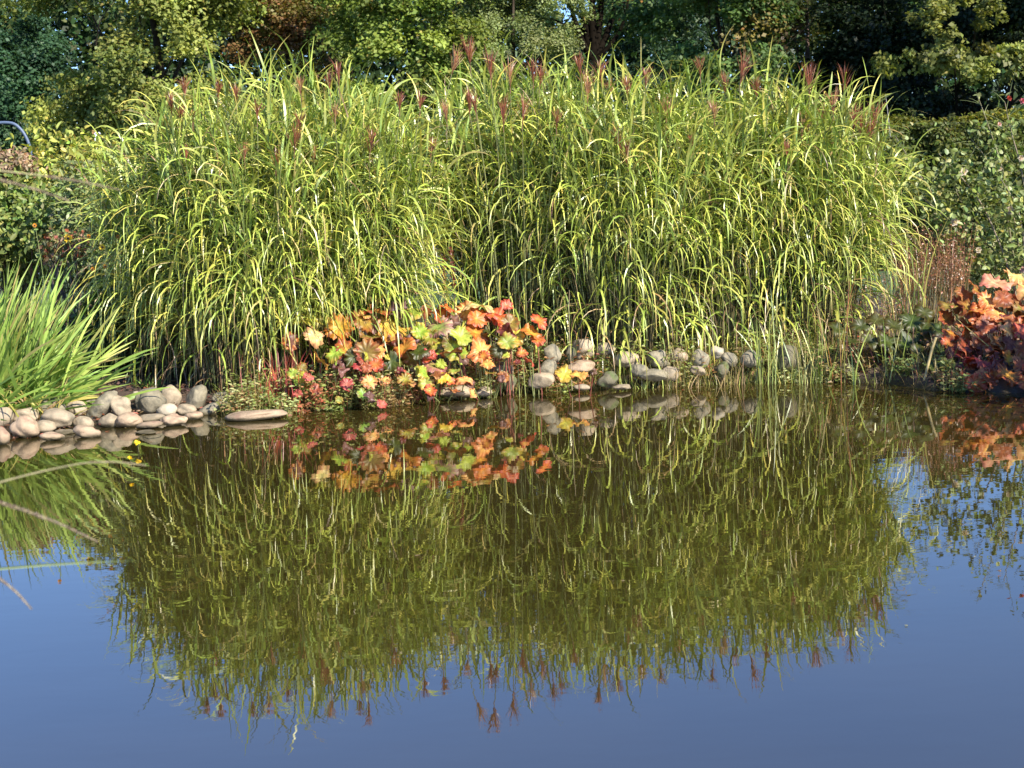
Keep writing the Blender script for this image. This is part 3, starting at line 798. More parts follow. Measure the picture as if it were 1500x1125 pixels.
LS = 'rounded stones on the left pond edge'
for k, a_ in enumerate([
    ('greyish stone cut off by the left frame edge, upper of two there', 2, 614, 36, 32, 'tan', .02),
    ('pinkish stone cut off by the left frame edge, at the waterline', 4, 640, 26, 28, 'pink', 0),
    ('flattened tan stone resting behind the big pinkish stone at left', 38, 611, 44, 24, 'tan', .05),
    ('big pinkish oval stone nearest the left edge, its foot in the water', 36, 627, 44, 33, 'pink', 0, -12),
    ('smaller tan stone tucked against the right of the big pinkish oval one', 66, 626, 34, 20, 'tan', 0),
    ('large smooth tan oval stone left of the angular one', 84, 615, 52, 30, 'tan', .03, -6),
    ('dull stone under the straw coloured leaves of the sword leaved plant', 78, 596, 38, 26, 'grey', .12),
    ('angular brownish stone below the sword leaves', 112, 600, 30, 23, 'tan', .10, 10, 5),
    ('low pointed pink stone lying in the water under the large tan oval one', 77, 640, 34, 13, 'pink', 0, -8),
    ('small rounded stone between the large tan oval and the tilted long stone', 124, 621, 34, 20, 'tan', .02, -10),
    ('wedge shaped pink stone in the water under the tilted long stone', 128, 633, 40, 18, 'pink', 0, -10, 2),
    ('long tilted grey tan stone leaning up to the right', 150, 598, 64, 27, 'grey', .03, 40, 2),
    ('tall tan stone in the shade of the big round boulder', 178, 598, 32, 34, 'tan', .05),
    ('brown shaded low stone at the water below the tilted long stone', 162, 617, 34, 21, 'tan', 0),
    ('pinkish cream mound stone at the waterline left of centre', 190, 616, 40, 22, 'pink', 0),
    ('biggest round grey boulder in the left stone group', 222, 588, 45, 38, 'grey', .06),
    ('tan round boulder behind the right shoulder of the biggest grey one', 249, 581, 33, 32, 'tan', .10),
    ('pale stone under the biggest round boulder on its right', 246, 602, 34, 20, 'pale', .04),
    ('flat stone right under the biggest round boulder', 221, 613, 42, 12, 'tan', .01),
    ('flat brown stone in the water below the biggest boulder', 220, 623, 38, 11, 'pink', 0),
    ('reddish tan smooth stone with a brown stain at the waterline', 255, 616, 41, 19, 'pink', 0),
    ('tan stone below the upright striped shade stone', 271, 601, 34, 18, 'tan', .04),
    ('upright leaning stone with leaf shadows across its face', 288, 584, 50, 27, 'grey', .07, 60, 2),
    ('small pink stone at the waterline below the leaning upright one', 284, 610, 30, 13, 'pink', .0),
    ('split grey stone lying right of the leaning upright one', 308, 600, 36, 17, 'grey', .03, 14, 5),
    ('grey rough stone highest in the shade at the right end of the left stones', 322, 584, 27, 23, 'grey', .1, -25, 6),
    ('dark grey broken stone at the right end of the left stones', 334, 596, 26, 17, 'moss_shade', .05, 20, 6),
    ('long flat slab stretching along the water towards the colourful leaves', 375, 608, 90, 15, 'pink', 0, 4, 4),
    ('little grey stone half buried in reddish litter', 341, 577, 18, 12, 'grey', .12, 0, 4),
    ('small whitish stone left of the biggest round boulder top', 200, 579, 13, 11, 'pale', .14),
    ('small stone wedged behind the long tilted one', 136, 590, 22, 13, 'grey', .12),
    ('barely emerging stone in front of the large tan oval one', 94, 633, 30, 8, 'tan', 0),
    ('barely emerging stone in front of the flat brown one', 214, 633, 32, 6, 'tan', 0),
]):
    lab, cx, cy, w, h, mt, zb = a_[:7]
    stone(lab, cx, cy, w * 1.06, h * 1.08, mt, zb, -(a_[7] if len(a_) > 7 else 0) * -1, a_[8] if len(a_) > 8 else 0, k, group=LS)

MS = 'stones of the bank row under the tall grass'
for k, a_ in enumerate([
    ('angular shaded stone at the left end of the stone row', 810, 520, 24, 30, 'grey', 13.3, 10, 6),
    ('upright pale rock behind the thin stalk near the round pebble boulder', 854, 511, 34, 32, 'tan', 13.4, 20, 4),
    ('dark rock left of the upright pale one', 836, 520, 24, 26, 'moss_shade', 13.4, 0, 5),
    ('round tan boulder sitting on top of the stone row', 886, 515, 31, 25, 'tan', 13.5, -8, 0),
    ('grey rock right of the red leaves on the stone row', 802, 541, 34, 24, 'grey', 13.0, 25, 6),
    ('pale rock at the water edge beside the red stalks', 793, 559, 38, 26, 'tan', 12.85, 0, 5),
    ('humped brown stone right of the round tan boulder', 918, 528, 40, 25, 'tan', 13.35, 0, 2),
    ('small stone below the humped brown one', 936, 544, 28, 21, 'grey', 13.1, 0, 3),
    ('broad stone with a dark top in the middle of the row', 964, 527, 34, 26, 'grey', 13.3, 0, 3),
    ('flat ledge stone behind the yellow fallen leaf', 852, 537, 46, 18, 'pink', 13.1, 3, 5),
    ('low stone half hidden by straw stalks', 995, 523, 36, 24, 'tan', 13.4, 0, 3),
    ('tall grey stone behind straw stalks right of the middle', 1028, 527, 29, 30, 'grey', 13.3, 0, 3),
    ('small bright pale pebble perched on the row', 1051, 516, 20, 21, 'pale', 13.35, 60, 1),
    ('narrow light stone at the foot of the tall grey one', 1023, 542, 16, 24, 'tan', 13.1, 70, 3),
    ('leaning slab right of the perched pale pebble', 1069, 527, 28, 20, 'grey', 13.35, -35, 3),
    ('dark stone under the perched pale pebble', 1057, 542, 22, 24, 'moss_shade', 13.15, 0, 4),
    ('dome shaped grey stone with vertical streaks left of the rushes', 1101, 527, 34, 27, 'grey', 13.3, 0, 0),
    ('big dark block standing among the rushes', 1156, 532, 42, 50, 'moss_shade', 13.3, 0, 4),
    ('mossy rock at the waterline under the round tan boulder', 890, 558, 32, 26, 'moss_shade', 12.9, 0, 4),
    ('long low stone at the waterline in the middle of the row', 957, 550, 46, 19, 'grey', 13.0, 0, 4),
    ('thin slab at the waterline right of the mossy rock', 912, 567, 30, 8, 'tan', 12.8, 0, 3),
    ('thin slab at the waterline under the yellow fallen leaf', 851, 567, 26, 9, 'tan', 12.8, 0, 3),
    ('weathered stone behind dry stalks left of the tall grey one', 982, 548, 26, 22, 'tan', 13.05, 0, 3),
    ('tan slab at the waterline in front of the umbrella leaves', 666, 574, 60, 19, 'tan', 12.75, -3, 4),
    ('small tan stone right of the slab before the umbrella leaves', 709, 574, 23, 15, 'tan', 12.75, 0, 3),
    ('grey stone under the red right hand umbrella leaves', 735, 541, 34, 20, 'grey', 13.1, 0, 5),
    ('dark stone at the water beside the red stalks', 744, 560, 26, 24, 'moss_shade', 12.9, 0, 5),
    ('dark low stone at the water under the umbrella plant', 472, 591, 34, 14, 'moss_shade', 12.45, 0, 4),
    ('shaded mossy stone right of the big dark block', 1240, 546, 36, 28, 'moss_shade', 13.2, 0, 3),
    ('shaded rounded mossy stone beneath the dark green leaves', 1290, 534, 34, 34, 'moss_shade', 13.4, 0, 0),
    ('shaded low stone left of the broken cane', 1335, 545, 36, 28, 'moss_shade', 13.1, 0, 4),
    ('black flat stone at the waterline below the red umbrella plant', 1392, 572, 64, 13, 'moss_shade', 12.35, 0, 4),
    ('dim stone right of the big dark block among rushes', 1202, 540, 34, 30, 'moss_shade', 13.2, 0, 4),
]):
    lab, cx, cy, w, h, mt, Y, tl, an = a_
    stone(lab, cx, cy, w * 1.05, h * 1.05, mt, None, tl, an + 1, 100 + k, Y=Y if 'umbrella' in lab or 'red stalks' in lab else 12.85 + (Y - 12.8) * .55, group=MS)

# ------------------------------------------------------------------ umbrella plants (round lobed autumn leaves)
PALS = {  # centre, middle, edge, vein
    'lime':   [(.45, .50, .07), (.40, .46, .06), (.36, .36, .06), (.55, .58, .16)],
    'green':  [(.30, .42, .07), (.28, .38, .06), (.40, .28, .06), (.36, .44, .10)],
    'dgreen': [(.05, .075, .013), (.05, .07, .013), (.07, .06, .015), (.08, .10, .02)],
    'orange': [(.62, .34, .05), (.58, .22, .04), (.46, .12, .03), (.75, .50, .10)],
    'burnt':  [(.42, .26, .05), (.36, .12, .03), (.26, .06, .03), (.62, .38, .06)],
    'salmon': [(.68, .50, .14), (.65, .34, .11), (.56, .20, .08), (.78, .62, .24)],
    'cream':  [(.66, .58, .20), (.68, .50, .20), (.62, .30, .16), (.80, .68, .34)],
    'yellow': [(.60, .52, .08), (.62, .46, .06), (.55, .30, .05), (.70, .62, .18)],
    'purple': [(.26, .36, .06), (.42, .24, .17), (.34, .12, .13), (.42, .44, .12)],
    'red':    [(.56, .24, .05), (.50, .12, .04), (.40, .06, .035), (.66, .40, .09)],
    'crimson': [(.50, .16, .11), (.48, .09, .08), (.38, .05, .05), (.60, .26, .15)],
    'maroon': [(.18, .045, .03), (.15, .028, .03), (.30, .12, .10), (.26, .07, .04)],
    'brown':  [(.17, .09, .07), (.14, .07, .06), (.22, .13, .11), (.22, .12, .08)],
    'olive':  [(.30, .26, .05), (.24, .19, .04), (.30, .13, .04), (.38, .34, .08)],
    'rust':   [(.30, .085, .03), (.25, .055, .025), (.46, .20, .09), (.40, .16, .06)],
}
DRY = {'brown', 'maroon'}
def umbrella_leaf(t, rng, px, py, w, h, pal, Y, foot, tilt=None, deep=1.0):
    for _ in range(60):          # keep low leaves clear of the bank: nearer the water
        c = at(px, py, Y)
        if c[2] > max(float(gz(c[0], c[1])), 0) + .3 * h / ppm(Y): break
        Y -= .02
    R = max(w, h) / ppm(Y) / 2 * 1.2
    nl = int(rng.integers(8, 12)); seg = nl * 8; rg = 8
    th = np.arange(seg) / seg * 2 * math.pi
    r = (np.arange(rg) + 1) / rg
    ph = rng.uniform(0, 6)
    lob = np.abs(np.cos(nl * th / 2)) ** .7
    amp = rng.uniform(.4, 1.5, nl)[(np.arange(seg) // 8 + 0) % nl]
    outl = .82 + .17 * lob * amp + .05 * rng.normal(size=seg) + .07 * np.sin(2 * th + ph) + .05 * np.sin(3 * th + 2 * ph)
    curlf = 1.0 if pal in DRY else rng.uniform(.3, .9)
    rad = r[:, None] ** 1 * (1 + (outl - 1)[None] * r[:, None] ** 1.5)
    cup = rng.uniform(.15, .42)
    z = cup * rad ** 1.4 + .10 * r[:, None] ** 2 * np.cos(nl * th + ph)[None] * .6 - .42 * curlf * r[:, None] ** 4 * (1 + .6 * np.sin(2 * th + ph))[None]
    z = z + .15 * np.sin(3 * th + ph)[None] * r[:, None] ** 2 + .09 * np.sin(5 * th + 2 * ph)[None] * r[:, None] ** 3
    if pal in DRY:
        z = z + .55 * r[:, None] ** 2 * np.sin(4 * th + ph)[None] * .5; rad = rad * (1 - .25 * r[:, None] ** 3)
    L = np.stack([rad * np.cos(th)[None], rad * np.sin(th)[None], z], -1).reshape(-1, 3) * R
    L = np.concatenate([[[0, 0, 0]], L])
    cm = [np.array(x) for x in PALS[pal]]
    sat = np.array([.90, .86, .74]); jit = sat * deep * (1 + .10 * rng.normal(size=3)); cm = [x * jit for x in cm]
    rr = r[:, None, None]
    mixA = np.clip(rr * 1.6, 0, 1); mixB = np.clip((rr - .55 + .18 * np.sin(nl * th + ph)[None, :, None] + .12 * np.sin(3 * th + ph * 3)[None, :, None]) * 2.4, 0, 1)
    C = cm[0] * (1 - mixA) + cm[1] * mixA; C = C * (1 - mixB) + cm[2] * mixB
    ve = np.zeros(seg); ve[np.arange(nl) * 8] = .85; ve[(np.arange(nl) * 8 + 4) % seg] = .25
    ve = ve[None, :, None] * np.clip(1.15 - rr * .8, 0, 1)
    C = C * (1 - ve) + cm[3] * ve
    C = np.concatenate([[cm[3]], C.reshape(-1, 3)]).clip(.01, .85)
    n = np.array([.24, -.66, .66]) + rng.normal(size=3) * .36 if tilt is None else np.array(tilt) + rng.normal(size=3) * .2
    n = nrm(n)
    if abs(w - h) > 8 and h < w: n = nrm(n + np.array([0, .25, .45]))
    a1 = nrm(np.cross(n, [0, 0, 1.0])); a2 = np.cross(n, a1)
    rot = rng.uniform(0, 6)
    e1 = a1 * math.cos(rot) + a2 * math.sin(rot); e2 = np.cross(n, e1)
    V = c + L[:, :1] * e1 + L[:, 1:2] * e2 + L[:, 2:3] * n
    j = np.arange(seg); j2 = (j + 1) % seg
    tri = np.stack([np.zeros(seg, int), 1 + j, 1 + j2], -1)
    q = []
    for k in range(rg - 1):
        b0 = 1 + k * seg; b1 = b0 + seg
        q.append(np.stack([b0 + j, b1 + j, b1 + j2, b0 + j2], -1))
    A = Acc(); A.add(V, tri, C); A.F.append(np.concatenate(q))
    leaf = A.build('leaf', M_DARM, t)
    A = Acc()
    P = curve(foot, c - n * .004, (0, 0, .02), 6)
    P = P + np.array([[0, 0, 1.0]]) * 0
    V, Fc = tubes(P[None], np.linspace(.0052, .0036, 6)[None], 5)
    red = rng.uniform() < .5
    A.add(V, Fc, (.22, .06, .04) if red else (.20, .22, .07))
    A.build('leaf_stalk', M_STEM, leaf)
    return leaf

def umb_plant(label, cx, Yc, leaves, seed, group='umbrella plants in autumn colours'):
    rng = np.random.default_rng(seed)
    X = at(cx, 540, Yc)[0]
    g = float(gz(X, Yc))
    t = thing('umbrella_plant', label, 'plant', (X, Yc, g), group)
    for px, py, w, h, pal in leaves:
        # leaves lower in the picture stand further forward on the bank
        Y = Yc - .30 + (540 - py) * .0045 + rng.uniform(-.06, .06)
        lx = at(px, py, Y)[0]
        fx = X + (lx - X) * .75 + rng.normal() * .04; fy = Yc + (Y - Yc) * .4
        umbrella_leaf(t, rng, px, py, w, h, pal, Y, (fx, fy, float(gz(fx, fy)) - .02))
    return t

Zc = lambda L: [(400 + x / 3.571, 420 + y / 3.571, w / 3.571, h / 3.571, p) for x, y, w, h, p in L]
def fill(seed, x0, x1, n=17):
    """small pinkish and brown leaves low on the bank and darker ones filling the mound"""
    r = np.random.default_rng(seed)
    L = []
    for _ in range(n):
        py = r.uniform(515, 592 - (x1 - 560) * .07 if x1 > 560 else 592); s_ = r.uniform(10, 22)
        L.append((r.uniform(x0, x1), py, s_, s_, r.choice(['salmon', 'crimson', 'brown', 'olive', 'lime', 'red', 'maroon', 'green', 'rust'])))
    for _ in range(n // 3 + 2):
        s_ = r.uniform(22, 36)
        L.append((r.uniform(x0, x1), r.uniform(455, 525), s_, s_, r.choice(['olive', 'rust', 'brown', 'burnt', 'olive', 'green', 'maroon'])))
    return L

umb_plant('umbrella leaved plant at left with lime, orange and brown lobed leaves', 492, 12.72, fill(1, 425, 560) + Zc([
    (165, 170, 150, 110, 'lime'), (285, 190, 80, 70, 'green'), (215, 258, 100, 80, 'cream'), (345, 212, 130, 105, 'orange'), (382, 325, 128, 115, 'burnt'),
    (468, 150, 80, 85, 'salmon'), (545, 135, 120, 90, 'burnt'), (545, 335, 90, 85, 'salmon'), (450, 220, 110, 70, 'brown'), (510, 262, 120, 80, 'olive'),
    (465, 300, 90, 60, 'brown'), (460, 422, 80, 55, 'crimson'), (540, 405, 75, 65, 'red'), (505, 498, 78, 78, 'salmon'), (185, 470, 50, 58, 'crimson'), (150, 490, 55, 80, 'lime'),
    (570, 615, 48, 52, 'crimson'), (410, 165, 70, 50, 'rust'), (300, 330, 110, 80, 'dgreen'), (250, 390, 100, 80, 'olive'), (350, 430, 100, 70, 'brown'), (420, 370, 90, 70, 'dgreen')]), 201)
umb_plant('umbrella leaved plant in the middle with a big green leaf rimmed in purple', 628, 12.82, fill(2, 540, 670) + Zc([
    (612, 218, 165, 110, 'yellow'), (655, 125, 110, 120, 'brown'), (740, 135, 95, 95, 'green'), (640, 275, 85, 75, 'maroon'), (690, 322, 115, 95, 'orange'),
    (770, 235, 80, 85, 'green'), (735, 270, 80, 60, 'brown'), (862, 215, 138, 135, 'purple'), (880, 150, 90, 75, 'burnt'), (910, 112, 70, 75, 'orange'), (980, 262, 100, 105, 'lime'),
    (845, 415, 108, 120, 'purple'), (888, 475, 66, 70, 'yellow'), (820, 355, 62, 55, 'crimson'), (852, 290, 90, 60, 'lime'), (872, 340, 55, 55, 'lime'), (690, 450, 55, 60, 'crimson'),
    (705, 510, 70, 68, 'salmon'), (800, 130, 70, 60, 'rust'), (760, 340, 100, 80, 'dgreen'), (620, 390, 100, 80, 'dgreen'), (930, 350, 100, 80, 'olive')]), 202)
umb_plant('umbrella leaved plant at right of the group with salmon and red leaves', 712, 12.88, fill(3, 660, 760, 11) + Zc([
    (1010, 130, 95, 70, 'salmon'), (1075, 100, 135, 85, 'cream'), (1065, 165, 105, 105, 'orange'), (1092, 335, 128, 115, 'salmon'), (1060, 240, 125, 85, 'burnt'), (990, 360, 95, 105, 'brown'),
    (1170, 160, 90, 105, 'red'), (1215, 190, 118, 100, 'red'), (1220, 95, 55, 60, 'crimson'), (1255, 265, 110, 95, 'yellow'), (1120, 402, 66, 45, 'salmon'), (950, 170, 70, 80, 'brown'), (1140, 250, 80, 70, 'dgreen'), (1180, 330, 80, 70, 'dgreen')]), 203)
umb_plant('small umbrella leaved plant with red stalks and orange leaves left of the stone row', 783, 12.85, Zc([
    (1350, 240, 95, 90, 'orange'), (1390, 178, 85, 72, 'red'), (1382, 275, 75, 65, 'red'), (1340, 390, 64, 62, 'crimson'), (1300, 345, 55, 45, 'red'), (1280, 390, 40, 36, 'maroon')]), 204)
umb_plant('pair of yellow umbrella leaves low among the row stones', 838, 12.78, [(826, 549, 22, 26, 'yellow'), (848, 550, 22, 22, 'salmon'), (870, 545, 12, 12, 'brown')], 205)

def right_umbrella():
    L = [(1458, 416, 38, 26, 'cream'), (1489, 408, 36, 24, 'cream'), (1482, 440, 42, 26, 'rust'), (1412, 430, 24, 20, 'rust'), (1428, 424, 26, 22, 'burnt'), (1446, 441, 28, 20, 'salmon'),
         (1390, 450, 26, 20, 'olive'), (1385, 468, 30, 22, 'burnt'), (1436, 454, 24, 22, 'orange'), (1468, 460, 30, 22, 'maroon'), (1456, 468, 28, 22, 'rust'), (1420, 480, 38, 28, 'rust'),
         (1392, 488, 28, 16, 'red'), (1446, 476, 32, 24, 'rust'), (1476, 484, 26, 20, 'cream'), (1494, 484, 24, 26, 'crimson'), (1480, 502, 32, 26, 'maroon'), (1458, 500, 26, 22, 'rust'),
         (1402, 516, 34, 34, 'maroon'), (1436, 528, 46, 36, 'crimson'), (1458, 511, 24, 14, 'salmon'), (1478, 528, 26, 20, 'orange'), (1476, 550, 38, 32, 'burnt'), (1430, 562, 30, 26, 'crimson'),
         (1497, 536, 26, 30, 'rust'), (1515, 430, 44, 34, 'cream'), (1520, 470, 44, 34, 'rust'), (1525, 515, 44, 36, 'crimson'), (1510, 560, 36, 30, 'burnt'), (1545, 450, 44, 34, 'salmon'), (1550, 500, 44, 34, 'red'),
         (1404, 447, 24, 20, 'rust'), (1372, 482, 24, 20, 'dgreen'), (1362, 500, 30, 26, 'dgreen'), (1376, 512, 28, 24, 'dgreen'), (1410, 545, 30, 26, 'maroon'), (1455, 545, 28, 24, 'maroon'), (1500, 455, 30, 26, 'olive'),
         (1418, 452, 34, 26, 'burnt'), (1438, 500, 34, 26, 'rust'), (1470, 436, 30, 24, 'rust'), (1412, 500, 30, 24, 'burnt'), (1500, 510, 30, 24, 'rust'), (1425, 510, 30, 24, 'maroon')]
    rng = np.random.default_rng(210)
    for _ in range(34):
        px = rng.uniform(1388, 1535); lim = 425 + max(0, 1450 - px) * .55
        s_ = rng.uniform(18, 32)
        L.append((px, rng.uniform(lim, 572), s_, s_ * .85, rng.choice(['rust', 'burnt', 'maroon', 'red', 'rust', 'salmon'])))
    Yc = 13.3
    X = at(1470, 520, Yc)[0]; g = float(gz(X, Yc))
    t = thing('umbrella_plant', 'large mounded umbrella plant with dark red and cream leaves at the right edge', 'plant', (X, Yc, g), 'umbrella plants in autumn colours')
    for px, py, w, h, pal in L:
        Y = 12.25 + (570 - py) * .006 + abs(px - 1470) * .002 + rng.uniform(-.08, .08)
        fx = X + (at(px, py, Y)[0] - X) * .5; fy = Yc + (Y - Yc) * .5
        umbrella_leaf(t, rng, px, py, w, h, pal, Y, (fx, fy, float(gz(fx, fy)) - .02), tilt=(.45, -.5, .65), deep=1.0 if pal == 'cream' else .95)
right_umbrella()

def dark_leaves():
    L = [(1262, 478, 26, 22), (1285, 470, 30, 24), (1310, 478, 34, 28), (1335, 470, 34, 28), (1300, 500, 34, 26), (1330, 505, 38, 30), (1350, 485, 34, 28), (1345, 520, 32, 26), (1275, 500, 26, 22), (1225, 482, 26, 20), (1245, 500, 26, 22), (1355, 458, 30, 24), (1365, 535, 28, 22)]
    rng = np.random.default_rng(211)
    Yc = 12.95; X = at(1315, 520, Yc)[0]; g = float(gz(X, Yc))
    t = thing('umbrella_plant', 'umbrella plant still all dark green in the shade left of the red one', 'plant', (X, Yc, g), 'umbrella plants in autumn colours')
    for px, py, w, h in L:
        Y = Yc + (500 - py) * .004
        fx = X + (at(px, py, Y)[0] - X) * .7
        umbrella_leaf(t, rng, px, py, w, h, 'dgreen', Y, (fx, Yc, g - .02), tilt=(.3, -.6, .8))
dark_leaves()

# ------------------------------------------------------------------ sword leaved clump on the left
def sword_clump(label, px, py, Y, n, Lm, seed, az_c=-60, spread=1.5, pal=None, wid=.034, e=(38, 86), name='montbretia', R=.35):
    rng = np.random.default_rng(seed)
    X = at(px, py, Y)[0]; g = float(gz(X, Y))
    t = thing(name, label, 'plant', (X, Y, g))
    az = np.radians(az_c) + rng.normal(size=n) * spread
    b = np.stack([X + R * rng.normal(size=n) * .8, Y + R * .6 * rng.normal(size=n), np.zeros(n)], -1); b[:, 2] = np.maximum(gz(b[:, 0], b[:, 1]), 0) - .02
    el = np.radians(e[0] + (e[1] - e[0]) * rng.uniform(0, 1, n) ** .95)
    L = Lm * rng.uniform(.6, 1.1, n) * (.60 + .46 * np.sin(el))
    pal = pal or [(5, (.27, .38, .08)), (3, (.19, .30, .06)), (2, (.34, .44, .11)), (.5, (.42, .40, .12))]
    c0 = pick(rng, pal, n, .12); c1 = c0 * np.array([[1.12, 1.06, 1.0]])
    tip = rng.uniform(size=n) < .10
    c1 = np.where(tip[:, None], np.array([[.40, .30, .12]]), c1)
    A = Acc()
    V, Fc, C = blades(b, az, el, L, wid * rng.uniform(.6, 1.3, n), np.radians(rng.uniform(2, 34, n)), c0, c1, S=7, power=1.8, twist=np.pi / 2 * rng.uniform(.5, 1.3, n) * rng.choice([-1, 1], n), taper=2.4, w0=.5)
    A.add(V, Fc, C)
    A.build('foliage', M_SWORD, t)
    return t
sword_clump('big fan of fresh green sword shaped leaves over the stones at the left edge', -10, 578, 12.35, 640, 1.05, 301, az_c=-12, spread=.8, R=.30, e=(8, 92), wid=.027)
sword_clump('smaller tuft of green sword shaped leaves in the shade right of the big fan', 150, 560, 14.2, 40, .62, 302, az_c=-60, spread=1.2, R=.12)
sword_clump('loose tuft of straw and green leaves drooping onto the left stones', 45, 590, 12.0, 60, .34, 303, az_c=-50, spread=1.3, pal=[(3, (.34, .32, .07)), (2, (.42, .26, .10)), (2, (.22, .28, .06))], wid=.012, e=(30, 80), name='sedge', R=.16)
sword_clump('little bright green tuft on the reddish litter above the round boulder', 212, 568, 13.2, 70, .13, 304, pal=[(3, (.16, .28, .05)), (1, (.24, .34, .07))], spread=3, wid=.008, e=(25, 85), name='grass_tuft', R=.07)

# ------------------------------------------------------------------ thin grasses, rushes, stems at the water
def rush(label, px, py, hpx, n, seed, pal, wid=.006, lean=.16, Y=None, R=.05, group=None, name='rush', brk=0.0, droop=30):
    rng = np.random.default_rng(seed)
    p = ground(px, py, 0.0) if Y is None else at(px, py, Y)
    X, Yy = p[0], p[1]; g = max(float(gz(X, Yy)), -.08)
    t = thing(name, label, 'plant', (X, Yy, max(g, 0)), group)
    az = rng.uniform(0, 2 * math.pi, n); h = hpx / ppm(Yy)
    b = np.stack([X + R * rng.normal(size=n), Yy + R * .7 * rng.normal(size=n), np.full(n, g - .03)], -1)
    el = math.pi / 2 - np.abs(rng.normal(size=n)) * lean
    c0 = pick(rng, pal, n, .15); c1 = pick(rng, pal, n, .15)
    A = Acc()
    V, Fc, C = blades(b, az, el, (h - min(g, 0)) * rng.uniform(.45, 1.08, n), wid * rng.uniform(.6, 1.4, n), np.radians(np.abs(rng.normal(size=n)) * droop), c0, c1, S=6, twist=rng.normal(size=n) * 1.2, taper=2.5, w0=.9)
    A.add(V, Fc, C); A.build('foliage', M_GRASS, t)
    return t
RG = [(4, (.24, .29, .06)), (2, (.16, .24, .05)), (2, (.36, .34, .09))]
RS = [(3, (.42, .30, .14)), (2, (.34, .24, .10)), (1, (.28, .28, .08))]
RR = [(2, (.36, .12, .05)), (2, (.28, .26, .06)), (1, (.40, .26, .10))]
rush('dense straw coloured rush tuft at the water before the stone row', 995, 566, 70, 46, 401, RS, .006, .2, R=.10)
rush('thin pale rush tuft beside the dome shaped stone', 1072, 563, 60, 14, 402, RS, .005, .2, R=.06)
rush('dense green rush clump left of the big dark block', 1127, 562, 140, 34, 403, RG, .009, .12, R=.07)
rush('green and straw rush tuft in front of the big dark block', 1172, 562, 95, 22, 404, RG + RS, .007, .16, R=.06)
rush('green rush tuft right of the big dark block', 1203, 561, 110, 26, 405, RG, .008, .13, R=.05)
rush('tall red and green stems rising from the water right of the dark block', 1226, 561, 190, 10, 406, RR, .008, .10, R=.04)
rush('two crossing yellow green reed stems forming a narrow V', 1251, 564, 150, 5, 407, RG, .010, .20, R=.01)
rush('sparse green reed blades before the dark green leaves', 1290, 562, 110, 9, 408, RG, .008, .14, R=.08)
rush('tall yellow green reed blades at the right flank of the grass', 1333, 562, 220, 12, 409, RG, .009, .07, R=.06, Y=13.4)
rush('low straw stubble in the water right of the stone row middle', 1030, 564, 36, 20, 410, RS, .005, .25, R=.10)
rush('short green shoots at the water under the mossy rock', 940, 568, 34, 18, 411, RG, .006, .3, R=.10)
rush('fine red stemmed tuft left of the umbrella plants', 418, 582, 92, 110, 412, [(3, (.38, .05, .035)), (1, (.26, .09, .05))], .0065, .16, R=.11, Y=12.5)
rush('sparse green shoots at the dome shaped stone', 1095, 562, 50, 12, 413, RG, .006, .2, R=.06)

def reddish_grass(label, px, wpx, top, bot, Y, n, seed, pal, name='red_grass', wid=.004, lean=.10):
    rng = np.random.default_rng(seed)
    c = at(px, bot, Y); X = c[0]; g = float(gz(X, Y))
    H = at(px, top, Y)[2] - g
    t = thing(name, label, 'ornamental grass', (X, Y, g))
    R = wpx / ppm(Y) / 2
    b = np.stack([X + rng.uniform(-R, R, n), Y + rng.uniform(-.25, .25, n), np.full(n, g - .02)], -1)
    az = rng.uniform(0, 2 * math.pi, n); el = math.pi / 2 - np.abs(rng.normal(size=n)) * lean
    L = H * rng.uniform(.55, 1.05, n)
    c0 = pick(rng, [(2, (.20, .22, .06)), (2, (.26, .16, .07))], n, .15); c1 = pick(rng, pal, n, .18)
    A = Acc()
    V, Fc, C = blades(b, az, el, L, wid * rng.uniform(.7, 1.4, n), np.radians(np.abs(rng.normal(size=n)) * 22), c0, c1, S=6, twist=rng.normal(size=n), taper=3, w0=.8)
    A.add(V, Fc, C)
    # tiny spikelets along the upper halves
    k = rng.integers(0, n, n * 14); s = rng.uniform(.5, 1, n * 14)
    Vr = V.reshape(n, 7, 2, 3).mean(2)
    ks = s * 6; i0 = np.minimum(ks.astype(int), 5); fr = (ks - i0)[:, None]
    P = Vr[k, i0] * (1 - fr) + Vr[k, i0 + 1] * fr + rng.normal(size=(n * 14, 3)) * .012
    V2, F2, C2 = quads(P, rng.normal(size=(n * 14, 3)), .016 * rng.uniform(.6, 1.5, n * 14), pick(rng, pal, n * 14, .2), rng, .5)
    A.add(V2, F2, C2)
    A.build('foliage', M_GRASS, t)
reddish_grass('red brown fine switch grass tuft between the tall grass and the red umbrella plant', 1362, 95, 325, 480, 14.6, 420, 421, [(4, (.30, .12, .065)), (2, (.36, .19, .09)), (1, (.20, .08, .05))])
reddish_grass('yellow green fine grass tuft behind the top of the red umbrella plant', 1460, 130, 345, 470, 15.2, 420, 422, [(4, (.26, .27, .07)), (2, (.20, .24, .06)), (1, (.30, .20, .09))], name='green_grass')
reddish_grass('mixed red and green thin stems at the foot of the right grass clump', 1260, 110, 390, 530, 13.9, 150, 423, [(3, (.28, .12, .06)), (2, (.24, .26, .07))], name='wild_grass')

